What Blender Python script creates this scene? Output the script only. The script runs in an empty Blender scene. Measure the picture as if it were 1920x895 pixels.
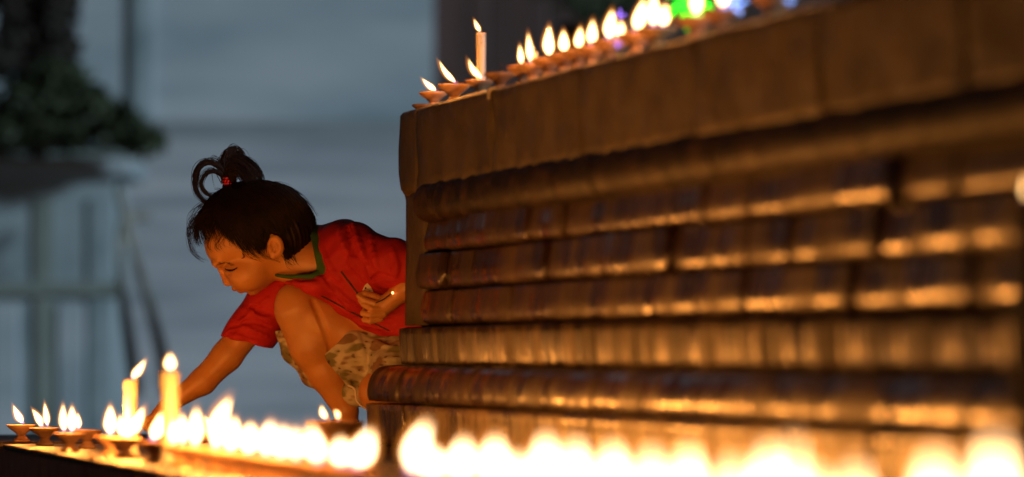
import bpy, bmesh, math, random
import numpy as np
from mathutils import Vector, Matrix
random.seed(7); rng = np.random.default_rng(7)
S = bpy.context.scene; COL = S.collection
R = math.radians

# ------------------------------------------------------------------ camera, world, sun, exposure
HC = 0.134                     # eye height above the terrace (terrace top is z = 0)
LENS = 135.0
K = 36.0 / LENS / 1920.0       # metres across per photo pixel per metre of distance
cd = bpy.data.cameras.new('camera'); cam = bpy.data.objects.new('camera', cd); COL.objects.link(cam)
cam.location = (0, 0, HC); cam.rotation_euler = (R(90), 0, 0)
cd.lens = LENS; cd.sensor_width = 36; cd.shift_y = 217.5 / 1920
cd.clip_start = .05; cd.clip_end = 200
cd.dof.use_dof = True; cd.dof.focus_distance = 5.93; cd.dof.aperture_fstop = 2.7
S.camera = cam
SUN_EL, SUN_AZ = R(15), (0.80, -0.60)          # azimuth: direction towards the light, in plan
wd = bpy.data.worlds.new("World"); S.world = wd; wd.use_nodes = True
nt = wd.node_tree; bg = nt.nodes['Background']
sky = nt.nodes.new('ShaderNodeTexSky'); sky.sky_type = 'NISHITA'; sky.sun_disc = False
sky.sun_elevation = SUN_EL; sky.sun_rotation = math.atan2(SUN_AZ[0], SUN_AZ[1])
nt.links.new(sky.outputs[0], bg.inputs[0]); bg.inputs[1].default_value = 0.0035
sl = bpy.data.lights.new('evening_light', 'SUN'); sl.energy = 1.62; sl.angle = R(6); sl.color = (.62, .84, 1.0)
so = bpy.data.objects.new('evening_light', sl); COL.objects.link(so)
so.rotation_euler = Vector((SUN_AZ[0]*math.cos(SUN_EL), SUN_AZ[1]*math.cos(SUN_EL), math.sin(SUN_EL))).to_track_quat('Z', 'Y').to_euler()
S.view_settings.view_transform = 'Standard'; S.view_settings.look = 'None'
S.view_settings.exposure = 0; S.view_settings.gamma = 1
S.render.engine = 'CYCLES'
c = S.cycles
c.use_denoising = True; c.max_bounces = 6; c.diffuse_bounces = 3; c.glossy_bounces = 3
c.transparent_max_bounces = 96; c.volume_bounces = 0; c.sample_clamp_indirect = 3.0
c.sample_clamp_direct = 0.0
FLAME_RGB = (1.0, .335, .05)

# ------------------------------------------------------------------ helpers
def link(o, parent=None):
    COL.objects.link(o)
    if parent is not None: o.parent = parent
    return o
def tag(o, label=None, cat=None, group=None, kind=None):
    for k_, v_ in (('label', label), ('category', cat), ('group', group), ('kind', kind)):
        if v_: o[k_] = v_
    return o
def empty(name, loc=(0,0,0), rz=0.0, parent=None):
    o = bpy.data.objects.new(name, None); o.location = loc; o.rotation_euler = (0, 0, rz)
    o.empty_display_size = .02
    return link(o, parent)
def mesh_of(name, V, F, mat=None, smooth=True):
    me = bpy.data.meshes.new(name)
    V = np.asarray(V, dtype=np.float32)
    if isinstance(F, np.ndarray):
        n, q = F.shape
        me.vertices.add(len(V)); me.vertices.foreach_set('co', V.ravel())
        me.loops.add(n*q); me.loops.foreach_set('vertex_index', F.astype(np.int32).ravel())
        me.polygons.add(n); me.polygons.foreach_set('loop_start', np.arange(0, n*q, q, dtype=np.int32))
        me.update(calc_edges=True)
    else:
        me.from_pydata([tuple(v) for v in V], [], F); me.update()
    if smooth: me.polygons.foreach_set('use_smooth', [True]*len(me.polygons))
    if mat: me.materials.append(mat)
    return me
def put(name, me, parent=None, loc=(0,0,0), rot=(0,0,0), scale=(1,1,1)):
    o = bpy.data.objects.new(name, me); o.location = loc; o.rotation_euler = rot; o.scale = scale
    return link(o, parent)
class MB:
    """collects shapes into one mesh"""
    def __init__(s): s.V = []; s.F = []
    def add(s, V, F):
        b = len(s.V); s.V += [tuple(v) for v in V]; s.F += [tuple(b+i for i in f) for f in F]; return s
    def box(s, x0, x1, y0, y1, z0, z1):
        return s.add([(x,y,z) for x in (x0,x1) for y in (y0,y1) for z in (z0,z1)],
              [(0,1,3,2),(4,6,7,5),(0,4,5,1),(2,3,7,6),(0,2,6,4),(1,5,7,3)])
    def lathe(s, prof, n=28, c=(0,0,0), wob=0.0):
        V = []; ph = random.random()*6
        for (r, z) in prof:
            for i in range(n):
                a = 2*math.pi*i/n; rr = r*(1+wob*math.sin(3*a+ph)+wob*.6*math.sin(7*a+z*300))
                V.append((c[0]+rr*math.cos(a), c[1]+rr*math.sin(a), c[2]+z))
        F = [(j*n+i, j*n+(i+1)%n, (j+1)*n+(i+1)%n, (j+1)*n+i) for j in range(len(prof)-1) for i in range(n)]
        F += [tuple(range(n))[::-1], tuple(range((len(prof)-1)*n, len(prof)*n))]
        return s.add(V, F)
    def tube(s, pts, rad, n=8):
        pts = [Vector(p) for p in pts]; m = len(pts)
        if not hasattr(rad, '__len__'): rad = [rad]*m
        V = []; up = Vector((0,0,1)); prev = None
        for i, p in enumerate(pts):
            t = (pts[min(i+1,m-1)]-pts[max(i-1,0)]).normalized()
            if prev is None:
                a = t.cross(up if abs(t.z) < .9 else Vector((1,0,0))).normalized()
            else: a = (prev - t*prev.dot(t)).normalized()
            prev = a; b = t.cross(a)
            for k_ in range(n):
                an = 2*math.pi*k_/n; V.append(p+(a*math.cos(an)+b*math.sin(an))*rad[i])
        F = [(j*n+i, j*n+(i+1)%n, (j+1)*n+(i+1)%n, (j+1)*n+i) for j in range(m-1) for i in range(n)]
        F += [tuple(range(n))[::-1], tuple(range((m-1)*n, m*n))]
        return s.add(V, F)
    def mesh(s, name, mat, smooth=True): return mesh_of(name, s.V, s.F, mat, smooth)
def bez(pts, n=12):
    """Catmull-Rom through points"""
    P = [np.array(p, float) for p in pts]; P = [2*P[0]-P[1]] + P + [2*P[-1]-P[-2]]; out = []
    for i in range(1, len(P)-2):
        for t in np.linspace(0, 1, n, endpoint=False):
            a, b, c_, d = P[i-1], P[i], P[i+1], P[i+2]
            out.append(.5*((2*b)+(-a+c_)*t+(2*a-5*b+4*c_-d)*t*t+(-a+3*b-3*c_+d)*t**3))
    out.append(P[-2]); return out
def bevel(o, w, seg=2):
    m = o.modifiers.new('edge_wear', 'BEVEL'); m.width = w; m.segments = seg; m.limit_method = 'ANGLE'; return o

# ------------------------------------------------------------------ materials
def new_mat(name):
    m = bpy.data.materials.new(name); m.use_nodes = True
    return m, m.node_tree, m.node_tree.nodes['Principled BSDF']
def N(nt, typ, **kw):
    n = nt.nodes.new(typ)
    for k_, v_ in kw.items():
        if k_ in n.inputs.keys() if isinstance(k_, str) else False: n.inputs[k_].default_value = v_
        else: setattr(n, k_, v_)
    return n
def ramp(nt, fac, stops):
    r = nt.nodes.new('ShaderNodeValToRGB'); e = r.color_ramp.elements
    while len(e) < len(stops): e.new(.5)
    for el, (p, col) in zip(e, stops): el.position = p; el.color = (*col, 1)
    nt.links.new(fac, r.inputs[0]); return r.outputs[0]
def rough_mat(name, cols, scale=8, rough=(.4,.7), bump=.3, bscale=40, coat=0, stretch=(1,1,1), dist=.002, spec=.5, detail=8, sss=0, low=0, lscale=9):
    m, nt, b = new_mat(name); L = nt.links
    tc = N(nt, 'ShaderNodeTexCoord'); mp = N(nt, 'ShaderNodeMapping'); mp.inputs['Scale'].default_value = stretch
    L.new(tc.outputs['Object'], mp.inputs[0])
    oi = N(nt, 'ShaderNodeObjectInfo'); ad = N(nt, 'ShaderNodeVectorMath', operation='MULTIPLY_ADD')
    cmb = N(nt, 'ShaderNodeCombineXYZ')
    for i in range(3): L.new(oi.outputs['Random'], cmb.inputs[i])
    L.new(cmb.outputs[0], ad.inputs[0]); ad.inputs[1].default_value = (13, 7, 5); L.new(mp.outputs[0], ad.inputs[2])
    n1 = N(nt, 'ShaderNodeTexNoise'); n1.inputs['Scale'].default_value = scale; n1.inputs['Detail'].default_value = detail
    L.new(ad.outputs[0], n1.inputs['Vector'])
    L.new(ramp(nt, n1.outputs[0], cols), b.inputs['Base Color'])
    n2 = N(nt, 'ShaderNodeTexNoise'); n2.inputs['Scale'].default_value = bscale; n2.inputs['Detail'].default_value = 6
    L.new(ad.outputs[0], n2.inputs['Vector'])
    mr = N(nt, 'ShaderNodeMapRange'); mr.inputs[1].default_value = .3; mr.inputs[2].default_value = .7
    mr.inputs[3].default_value = rough[0]; mr.inputs[4].default_value = rough[1]
    L.new(n2.outputs[0], mr.inputs[0]); L.new(mr.outputs[0], b.inputs['Roughness'])
    bp = N(nt, 'ShaderNodeBump'); bp.inputs['Strength'].default_value = bump; bp.inputs['Distance'].default_value = dist
    L.new(n2.outputs[0], bp.inputs['Height']); L.new(bp.outputs[0], b.inputs['Normal'])
    if low:
        n3 = N(nt, 'ShaderNodeTexNoise'); n3.inputs['Scale'].default_value = lscale; n3.inputs['Detail'].default_value = 3
        L.new(ad.outputs[0], n3.inputs['Vector'])
        m3 = N(nt, 'ShaderNodeMapRange'); m3.inputs[1].default_value = .42; m3.inputs[2].default_value = .62; m3.inputs[3].default_value = 0; m3.inputs[4].default_value = low
        L.new(n3.outputs[0], m3.inputs[0]); a3 = N(nt, 'ShaderNodeMath', operation='ADD'); L.new(mr.outputs[0], a3.inputs[0]); L.new(m3.outputs[0], a3.inputs[1]); L.new(a3.outputs[0], b.inputs['Roughness'])
        b3 = N(nt, 'ShaderNodeBump'); b3.inputs['Strength'].default_value = .7; b3.inputs['Distance'].default_value = .012
        L.new(n3.outputs[0], b3.inputs['Height']); L.new(bp.outputs[0], b3.inputs['Normal']); L.new(b3.outputs[0], b.inputs['Normal'])
        c3 = N(nt, 'ShaderNodeMapRange'); c3.inputs[1].default_value = .42; c3.inputs[2].default_value = .62; c3.inputs[3].default_value = coat; c3.inputs[4].default_value = coat*.1
        L.new(n3.outputs[0], c3.inputs[0]); L.new(c3.outputs[0], b.inputs['Coat Weight'])
    b.inputs['Specular IOR Level'].default_value = spec
    if coat: b.inputs['Coat Weight'].default_value = coat; b.inputs['Coat Roughness'].default_value = .22
    if sss:
        b.inputs['Subsurface Weight'].default_value = sss; b.inputs['Subsurface Radius'].default_value = (1,.4,.2); b.inputs['Subsurface Scale'].default_value = .006
    return m
M = {}
M['glaze'] = rough_mat('glazed_terracotta', spec=.4, cols=[(.25,(0.0180,0.0084,0.0042)),(.5,(0.0360,0.0186,0.0072)),(.75,(0.0630,0.0360,0.0144))], scale=9, rough=(.13,.30), bump=.5, bscale=55, coat=.55, low=.35, lscale=13, stretch=(1,1,.35), dist=.0025)
M['glaze_flute'] = rough_mat('fluted_terracotta', [(.3,(0.0096,0.0056,0.0024)),(.5,(0.0360,0.0216,0.0080)),(.72,(0.1280,0.0840,0.0336))], 26, (.16,.36), .9, 70, coat=.22, low=.3, lscale=10, stretch=(1.6,1.6,.12), dist=.003)
M['coping'] = rough_mat('worn_sandstone', [(.3,(0.0328,0.0230,0.0098)),(.5,(0.0574,0.0410,0.0189)),(.72,(0.0861,0.0623,0.0295))], 12, (.45,.8), .8, 36, stretch=(1,1,.8), dist=.004)
M['roll'] = rough_mat('ribbed_roll', [(.35,(0.0048,0.0027,0.0018)),(.55,(0.0180,0.0096,0.0042)),(.75,(0.0540,0.0300,0.0120))], 22, (.4,.65), .9, 60, spec=.22, dist=.003)
M['core'] = rough_mat('dark_mortar', [(.3,(.03,.018,.012)),(.7,(.07,.04,.026))], 20, (.8,.95), .5, 60)
M['base'] = rough_mat('base_terracotta', [(.25,(0.0280,0.0160,0.0056)),(.5,(0.0800,0.0496,0.0176)),(.75,(0.1760,0.1120,0.0440))], 8, (.14,.34), .6, 45, coat=.7, low=.2, lscale=8, stretch=(1.5,1.5,.2), dist=.003)
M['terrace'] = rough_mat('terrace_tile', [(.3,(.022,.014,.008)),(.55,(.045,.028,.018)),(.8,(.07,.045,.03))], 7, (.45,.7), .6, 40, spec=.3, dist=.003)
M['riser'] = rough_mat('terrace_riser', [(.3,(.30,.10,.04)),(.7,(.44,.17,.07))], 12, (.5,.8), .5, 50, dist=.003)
M['clay'] = rough_mat('clay', [(.3,(.3,.15,.08)),(.55,(.44,.25,.14)),(.8,(.55,.34,.2))], 60, (.5,.8), .5, 300, dist=.0008)
M['clay_dark'] = rough_mat('sooty_clay', [(.3,(.09,.05,.03)),(.7,(.24,.13,.075))], 60, (.5,.8), .5, 300, dist=.0008)
M['oil'] = rough_mat('lamp_oil', [(.3,(.2,.1,.03)),(.7,(.3,.16,.05))], 40, (.05,.1), .1, 100)
M['wax'] = rough_mat('candle_wax', [(.3,(.42,.39,.34)),(.7,(.5,.47,.42))], 60, (.35,.5), .3, 160, dist=.0006, sss=.25)
M['wick'] = rough_mat('burnt_wick', [(.3,(.012,.01,.008)),(.7,(.03,.02,.015))], 100, (.8,.9), .3, 300)
M['plaster'] = rough_mat('blue_grey_plaster', [(.32,(.28,.36,.39)),(.5,(.47,.52,.55)),(.68,(.60,.62,.64))], 1.9, (.7,.9), .3, 9, stretch=(.6,1,2.2), dist=.01, detail=5)
M['plaster_low'] = rough_mat('warm_hazed_plaster', [(.32,(.32,.34,.37)),(.5,(.53,.52,.54)),(.68,(.68,.64,.65))], 2.4, (.7,.9), .3, 9, stretch=(.35,1,2.6), dist=.01, detail=5)  # lower wall: warm haze of the flames mixed into the plaster colour
M['dirty_plaster'] = rough_mat('damp_plaster', [(.3,(.26,.32,.34)),(.5,(.36,.42,.44)),(.8,(.46,.52,.54))], 3.5, (.7,.9), .3, 9, stretch=(1,1,1.6), dist=.01, detail=5)
M['band'] = rough_mat('grey_band', [(.3,(.30,.31,.32)),(.7,(.48,.49,.51))], 1.5, (.7,.9), .3, 9, dist=.01)  # darker, greyer strip across the wall
M['moss'] = rough_mat('mossy_plaster', [(.3,(.22,.25,.22)),(.7,(.34,.37,.34))], 3, (.8,.9), .3, 9, dist=.01)
M['door'] = rough_mat('dark_door', [(.3,(.065,.035,.028)),(.7,(.12,.06,.05))], 4, (.5,.7), .3, 30, stretch=(3,3,.4))
M['leafm'] = rough_mat('leaf', [(.3,(.035,.048,.024)),(.7,(.085,.105,.05))], 12, (.5,.7), .2, 30)
M['bark'] = rough_mat('bark', [(.3,(.02,.016,.012)),(.7,(.06,.045,.035))], 12, (.8,.9), .5, 30)
M['straw'] = rough_mat('broom_twigs', [(.3,(.34,.33,.29)),(.7,(.5,.47,.4))], 20, (.8,.9), .0, 60)
M['ground'] = rough_mat('ground_paving', [(.3,(.18,.17,.16)),(.7,(.3,.29,.28))], 3, (.6,.9), .4, 20)
M['skin'] = rough_mat('skin', [(.3,(.50,.215,.055)),(.6,(.58,.26,.07)),(.9,(.64,.30,.09))], 30, (.36,.52), .25, 420, dist=.0006, sss=.3)
M['lip'] = rough_mat('lip', [(.3,(.47,.17,.065)),(.7,(.53,.20,.085))], 80, (.35,.45), .2, 300, dist=.0004, sss=.3)
M['shirt'] = rough_mat('red_jersey', [(.3,(.40,.012,.012)),(.6,(.48,.018,.016)),(.9,(.54,.026,.02))], 25, (.6,.8), .35, 900, dist=.0006, spec=.3)
M['collar'] = rough_mat('green_ribbing', [(.3,(.03,.085,.02)),(.7,(.05,.12,.03))], 60, (.7,.9), .6, 500, dist=.001, spec=.3)
M['print'] = rough_mat('shirt_print', [(.3,(.6,.5,.42)),(.7,(.75,.66,.55))], 90, (.5,.7), .1, 300)
M['hair'] = rough_mat('black_hair', [(.3,(.006,.003,.0022)),(.7,(.016,.0075,.0045))], 60, (.45,.65), .35, 260, dist=.001, spec=.18)
M['tie'] = rough_mat('red_elastic', [(.3,(.55,.01,.02)),(.7,(.7,.02,.03))], 200, (.6,.8), .5, 600, dist=.001)
M['stick'] = rough_mat('incense_stick', [(.3,(.03,.02,.016)),(.7,(.07,.04,.03))], 100, (.7,.9), .5, 300)
M['eye'] = rough_mat('eye', [(.3,(.03,.015,.01)),(.7,(.05,.025,.015))], 60, (.1,.15), .0, 100)
# patterned shorts
m, nt_, b_ = new_mat('patterned_cotton'); L_ = nt_.links
tc = N(nt_, 'ShaderNodeTexCoord'); n1 = N(nt_, 'ShaderNodeTexNoise'); n1.inputs['Scale'].default_value = 22; n1.inputs['Detail'].default_value = 2
mp = N(nt_, 'ShaderNodeMapping'); mp.inputs['Scale'].default_value = (1, 1, 2.0); mp.inputs['Rotation'].default_value = (0, .35, 0)
L_.new(tc.outputs['Object'], mp.inputs[0]); L_.new(mp.outputs[0], n1.inputs['Vector'])
vor = N(nt_, 'ShaderNodeTexVoronoi'); vor.inputs['Scale'].default_value = 52
wrp = N(nt_, 'ShaderNodeVectorMath', operation='MULTIPLY_ADD'); L_.new(n1.outputs['Color'], wrp.inputs[0]); wrp.inputs[1].default_value = (.05,.05,.05); L_.new(mp.outputs[0], wrp.inputs[2])
L_.new(wrp.outputs[0], vor.inputs['Vector'])
c1 = ramp(nt_, vor.outputs['Distance'], [(.0,(.12,.075,.05)),(.14,(.16,.10,.065)),(.24,(.42,.36,.24)),(.8,(.52,.45,.31))])
c2 = ramp(nt_, n1.outputs[0], [(.40,(.38,.38,.22)),(.47,(1,1,1)),(.56,(1,1,1)),(.62,(.5,.33,.25))])
for r_ in nt_.nodes:
    if r_.type == 'VALTORGB': r_.color_ramp.interpolation = 'LINEAR'
mx = N(nt_, 'ShaderNodeMix', data_type='RGBA', blend_type='MULTIPLY'); mx.inputs[0].default_value = 1
L_.new(c1, mx.inputs[6]); L_.new(c2, mx.inputs[7]); L_.new(mx.outputs[2], b_.inputs['Base Color']); b_.inputs['Roughness'].default_value = .8
M['shorts'] = m
def glow_vol(name, col, dens):
    m = bpy.data.materials.new(name); m.use_nodes = True; nt = m.node_tree; nt.nodes.clear()
    o = nt.nodes.new('ShaderNodeOutputMaterial'); e = nt.nodes.new('ShaderNodeEmission')
    e.inputs[0].default_value = (*col, 1); e.inputs[1].default_value = dens
    nt.links.new(e.outputs[0], o.inputs['Volume']); return m
M['flame'] = glow_vol('flame_glow', (1, .30, .035), 62)
M['core_flame'] = glow_vol('flame_core', (1, .60, .22), 1250)
M['core_near'] = glow_vol('flame_core_soft', (1, .66, .34), 800)
M['blue_flame'] = glow_vol('flame_base', (.16, .14, 1), 110)
def emit(name, col, st):
    m = bpy.data.materials.new(name); m.use_nodes = True; b = m.node_tree.nodes['Principled BSDF']
    b.inputs['Base Color'].default_value = (*[x*.5 for x in col], 1); b.inputs['Emission Color'].default_value = (*col, 1); b.inputs['Emission Strength'].default_value = st
    return m
M['led_green'] = emit('green_led', (.01, 1, .02), 3.0)
M['led_blue'] = emit('blue_led', (.22, .40, 1), 3.0)
M['led_purple'] = emit('purple_led', (.26, .16, 1), 2.2)
M['ember'] = emit('ember', (1, .35, .12), 5)

# ------------------------------------------------------------------ places in plan
MW = .27                                   # pedestal and terrace run 0.27 m right per metre towards the camera
AW = -.16 + MW*5.76                        # pedestal face:   X = AW - MW*Y
AL = -.754 + MW*5.9                        # row of lamps on the terrace
AE = -.764 + MW*5.76                       # left edge of the terrace
def on_line(px, A):
    Y = A / ((px-960)*K + MW); return (px-960)*K*Y, Y
def along(px, A=AW):
    X, Y = on_line(px, A); X0, Y0 = -.16, 5.76
    return math.hypot(X-X0, Y-Y0) * (1 if Y < Y0 else -1)
TH = math.atan2(-1, MW)                    # direction of the pedestal face in plan
def zc(v): return HC + (665-v)*.0008       # height at the pedestal corner for a row of the photograph

# ------------------------------------------------------------------ ground, terrace
me = MB().box(-30, 30, -5, 40, -.5, -.45).mesh('ground', M['ground'], False)
tag(put('ground', me), kind='structure')
terr = empty('terrace', (-.764, 5.76, 0), TH); tag(terr, kind='structure')
# body of the terrace in local coords (x along the row towards the camera, y to the right)
bm = MB(); bm.box(-.72, 4.6, .012, 2.2, -.47, -.0085)
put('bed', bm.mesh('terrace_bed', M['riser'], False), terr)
tile_w = .30
tv = []
for q in range(4):
    me_ = MB().box(.002, tile_w-.002, 0, tile_w-.004, -.008, 0).mesh('paving_tile', M['terrace'], False); tv.append(me_)
for i in range(-2, 15):
    for j in range(0, 3):
        if i < 0 and j == 0: pass
        o = put('paving_tile', tv[(i*3+j) % 4], terr, (i*tile_w - .12 if i < 0 else i*tile_w, j*tile_w, random.uniform(-.0012, 0)), (random.uniform(-.002,.002), random.uniform(-.002,.002), 0))
        bevel(o, .003)
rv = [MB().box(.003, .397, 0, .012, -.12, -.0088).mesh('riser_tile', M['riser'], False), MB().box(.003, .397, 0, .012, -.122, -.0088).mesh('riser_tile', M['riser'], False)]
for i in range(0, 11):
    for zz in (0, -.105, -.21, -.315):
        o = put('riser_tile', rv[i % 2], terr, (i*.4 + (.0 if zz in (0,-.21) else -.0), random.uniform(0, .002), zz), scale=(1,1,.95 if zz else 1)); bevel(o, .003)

# ------------------------------------------------------------------ pedestal
LEN = 3.7
ped = empty('stupa_base', (-.16, 5.76, 0), TH)
tag(ped, 'tall brown tiered stone base with fluted and rolled mouldings beside the crouching child', 'shrine base')
put('core', MB().box(.012, LEN, .022, 1.5, 0, zc(214)).mesh('core', M['core'], False), ped)
def sweep(prof, L, nseg=1, back=.03, jag=None, ends=True):
    """profile [(out, z)] from top to bottom, extruded along +x over L"""
    V = []; n = len(prof)
    for k_ in range(nseg+1):
        x = L*k_/nseg
        for i, (o_, z) in enumerate(prof):
            do, dz = jag(x, i, z) if jag else (0, 0)
            V.append((x, -(o_+do), z+dz))
        V.append((x, back, prof[-1][1])); V.append((x, back, prof[0][1]))
    m_ = n+2; F = [(k_*m_+i, k_*m_+(i+1) % m_, (k_+1)*m_+(i+1) % m_, (k_+1)*m_+i) for k_ in range(nseg) for i in range(m_)]
    F += [tuple(range(m_))[::-1], tuple(range(nseg*m_, (nseg+1)*m_))]
    return V, F
def fix_normals(me):
    b = bmesh.new(); b.from_mesh(me); bmesh.ops.recalc_face_normals(b, faces=b.faces); b.to_mesh(me); b.free(); return me
def piece(name, prof, L, mat, nseg=1, jag=None, smooth=False, back=.02):
    V, F = sweep(prof, L, nseg, back, jag)
    me = fix_normals(mesh_of(name, V, F, mat, smooth)); return me
def autos(o, w=.0015):
    bevel(o, w, 2); 
    return o
# coping stones
zt, zb = zc(212), zc(352)
cuts = [0] + [along(p) for p in (795, 936, 1105, 1320, 1560, 1830)] + [LEN-.5, LEN]
for i in range(len(cuts)-1):
    a, b = cuts[i], cuts[i+1]; L_s = b-a-.004
    ph = random.random()*9
    nz = 10
    prof = [(.006, zt), (.0105, zt-.005)] + [(.0105, zt-.005+(zb-zt+.005)*t) for t in np.linspace(.1, 1, nz)] + [(.004, zb-.008), (-.004, zb-.011)]
    def jag(x, i_, z, ph=ph):
        e = max(0, 1-(z-zb)/.03)
        return (.0010*math.sin(40*z+ph) + .0012*math.sin(31*x+ph*2)*math.sin(60*z) + e*.0035*math.sin(83*x+ph)*math.sin(190*x+z*70), -e*.004*abs(math.sin(37*x+ph)))
    put('coping_stone', piece('coping_stone', prof, L_s, M['coping'], max(3, int(L_s/.018)), jag, True), ped, (a+.002, random.uniform(-.001,.001), 0))
put('top_slab', MB().box(.01, LEN, .021, 1.48, zc(214)-.02, zt-.003).mesh('top_slab', M['coping'], False), ped)
# corner pilaster
X1 = along(797)
pp = [(.002, zb-.012), (.0, zb-.02), (0, zc(470)), (.0005, zc(540)), (0, zc(611))]
put('corner_pilaster', piece('corner_pilaster', pp, X1-.004, M['coping'], 6, lambda x, i, z: (.0008*math.sin(50*x+80*z), 0), True), ped, (.001, 0, 0))
# rolled moulding: ribbed segments with a rounded first end
def roll_mesh(L, first=False, seed=0):
    r_ = random.Random(seed); nseg = int(L/.0022); ph = r_.random()*6
    zc0 = zc(387); Ra, Rb = .022, .030; nA = 11
    prof = [(Ra*math.sin(math.pi*t), zc0 + Rb*math.cos(math.pi*t)) for t in np.linspace(0.02, .98, nA)]
    freq = 2*math.pi/.0135
    def jag(x, i, z):
        t = (z-zc0)/Rb; e = max(0, 1-t*t)**.5
        s_ = 1.0
        if first: s_ = min(1, math.sqrt(max(0, 1-(1-min(1, x/.075))**2)))
        rib = .0022*(abs(math.sin(.5*(freq*x + 1.2*t + .5*math.sin(20*x+ph)))) - .6)
        o_ = Ra*e
        return (o_*(s_-1) + e*s_*rib, (z-zc0)*(s_-1)*.6)
    return piece('ribbed_roll', prof, L, M['roll'], nseg, jag, True, .01)
x = X1 - .03; put('ribbed_roll', roll_mesh(.16, True), ped, (x, 0, 0)); x += .161
rm = [roll_mesh(.16, False, q) for q in range(4)]
i = 0
while x < LEN-.16:
    put('ribbed_roll', rm[(i*7) % 4], ped, (x, random.uniform(-.001,.001), 0)); x += .1605; i += 1
# lintel above the roll
put('fillet', piece('fillet', [(.002, zb-.011), (.006, zb-.013), (.005, zc(358)), (-.002, zc(359))], LEN-X1, M['core'], 1), ped, (X1, 0, 0))
# three courses of glazed tiles with rolled lower lips
def course(vt, vb, L, seed):
    r_ = random.Random(seed); zt_, zb_ = zc(vt), zc(vb); h = zt_-zb_
    prof = [(-.001, zt_), (.0, zt_-.001)]
    for t in np.linspace(.08, .52, 5): prof.append((.011*t**1.2, zt_-h*t))
    o0, z0_ = prof[-1]; k0 = z0_-zb_; o_ = o0; zz_ = z0_
    for q in range(1, 15):          # a face that leans under more and more towards its lower lip
        t = q/14; an = R(-6 + 38*t**1.5) if t < .8 else R(24+52*(t-.8)/.2); dz = k0/14; zz_ -= dz; o_ -= math.tan(an)*dz
        prof.append((o_, zz_+.0003))
    prof.append((o_-.008, zb_))
    ph = r_.random()*9
    def jag(x, i, z):
        return (.0007*math.sin(55*x+ph)+.0006*math.sin(130*x+ph*3+60*z), 0)
    return piece('glazed_tile', prof, L, M['glaze'], max(3, int(L/.012)), jag, True)
for ci, (vt, vb, L) in enumerate([(417, 478, .150), (481, 546, .135), (549, 611, .165)]):
    ms = [course(vt, vb, L-.0012, ci*10+q) for q in range(4)]
    x = X1 - .004; first = True; i = 0
    while x < LEN-L:
        o = put('glazed_tile', ms[(i*5+ci) % 4], ped, (x, random.uniform(-.0008,.0008), 0), (random.uniform(-.03,.03), random.uniform(-.002,.002), random.uniform(-.008,.008)))
        x += L; i += 1
# fluted band
def flutes(L, seed):
    r_ = random.Random(seed); zt_, zb_ = zc(614), zc(684); xs = [0]
    while xs[-1] < L: xs.append(xs[-1]+r_.choice([.009,.012,.015,.020]))
    xs[-1] = L
    cen = [(xs[i]+xs[i+1])/2 for i in range(len(xs)-1)]; hw = [(xs[i+1]-xs[i])/2 for i in range(len(xs)-1)]
    am = [r_.uniform(.7, 1.25) for _ in cen]
    prof = [(.005, zt_), (.0115, zt_-.003), (.0115, zt_-.012), (.0108, zt_-.028), (.0098, zb_+.014), (.0088, zb_+.006), (.0076, zb_+.001), (.0, zb_)]
    def jag(x, i, z):
        for c_, h_, a_ in zip(cen, hw, am):
            if abs(x-c_) <= h_+1e-6:
                e = math.sqrt(max(0, 1-((x-c_)/h_)**2)); return (.0115*e*a_-.006 if 0 < i < 7 else 0, -.002*(1-e) if i < 2 else .002*(1-e) if i > 5 else 0)
        return (0, 0)
    return piece('fluted_tile', prof, L, M['glaze_flute'], int(L/.0026), jag, True)
fm = [flutes(.15, q+40) for q in range(6)]; x = .0; i = 0
while x < LEN-.15:
    put('fluted_tile', fm[(i*5) % 6], ped, (x, random.uniform(-.0015,.0015), 0), (random.uniform(-.01,.01), 0, 0)); x += .1515; i += 1
# torus
def torus(L, seed, first=False):
    ph = seed*1.7; zt_, zb_ = zc(686), zc(754)
    prof = [(.012, zt_+.001), (.024, zt_)]
    for a in np.linspace(80, -28, 13): prof.append((.030+.026*math.cos(R(a)) , zb_+.014 + (zt_-zb_-.015)*math.sin(R(a)) if a > 0 else zb_+.014+.026*math.sin(R(a))))
    prof.append((.03, zb_+.001))
    def jag(x, i, z): return (.001*math.sin(37*x+ph)+.0008*math.sin(110*x+ph*2)*(1 if i > 3 else 0), .0006*math.sin(90*x+ph))
    return piece('torus_tile', prof, L, M['glaze'], max(4, int(L/.01)), jag, True)
tm = [torus(.196, q) for q in range(4)]; x = -.012; i = 0
while x < LEN-.2:
    put('torus_tile', tm[i % 4], ped, (x, random.uniform(-.001,.001), 0), (random.uniform(-.008,.008), 0, random.uniform(-.004,.004))); x += .2; i += 1
def basep(L, seed):
    ph = seed*2.1; prof = [(.040, zc(756)), (.054, zc(756.6)), (.057, zc(759)), (.056, zc(770)), (.055, zc(790)), (.0555, .01), (.055, .0015)]
    def jag(x, i, z): return (.0008*math.sin(60*x+ph)+.0009*math.sin(170*x+ph*2), 0)
    return piece('base_tile', prof, L, M['base'], int(L/.008), jag, True)
bmh = [basep(.236, q) for q in range(4)]; x = -.016; i = 0
while x < LEN-.24:
    put('base_tile', bmh[i % 4], ped, (x, random.uniform(-.001,.001), 0)); x += .24; i += 1

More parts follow.
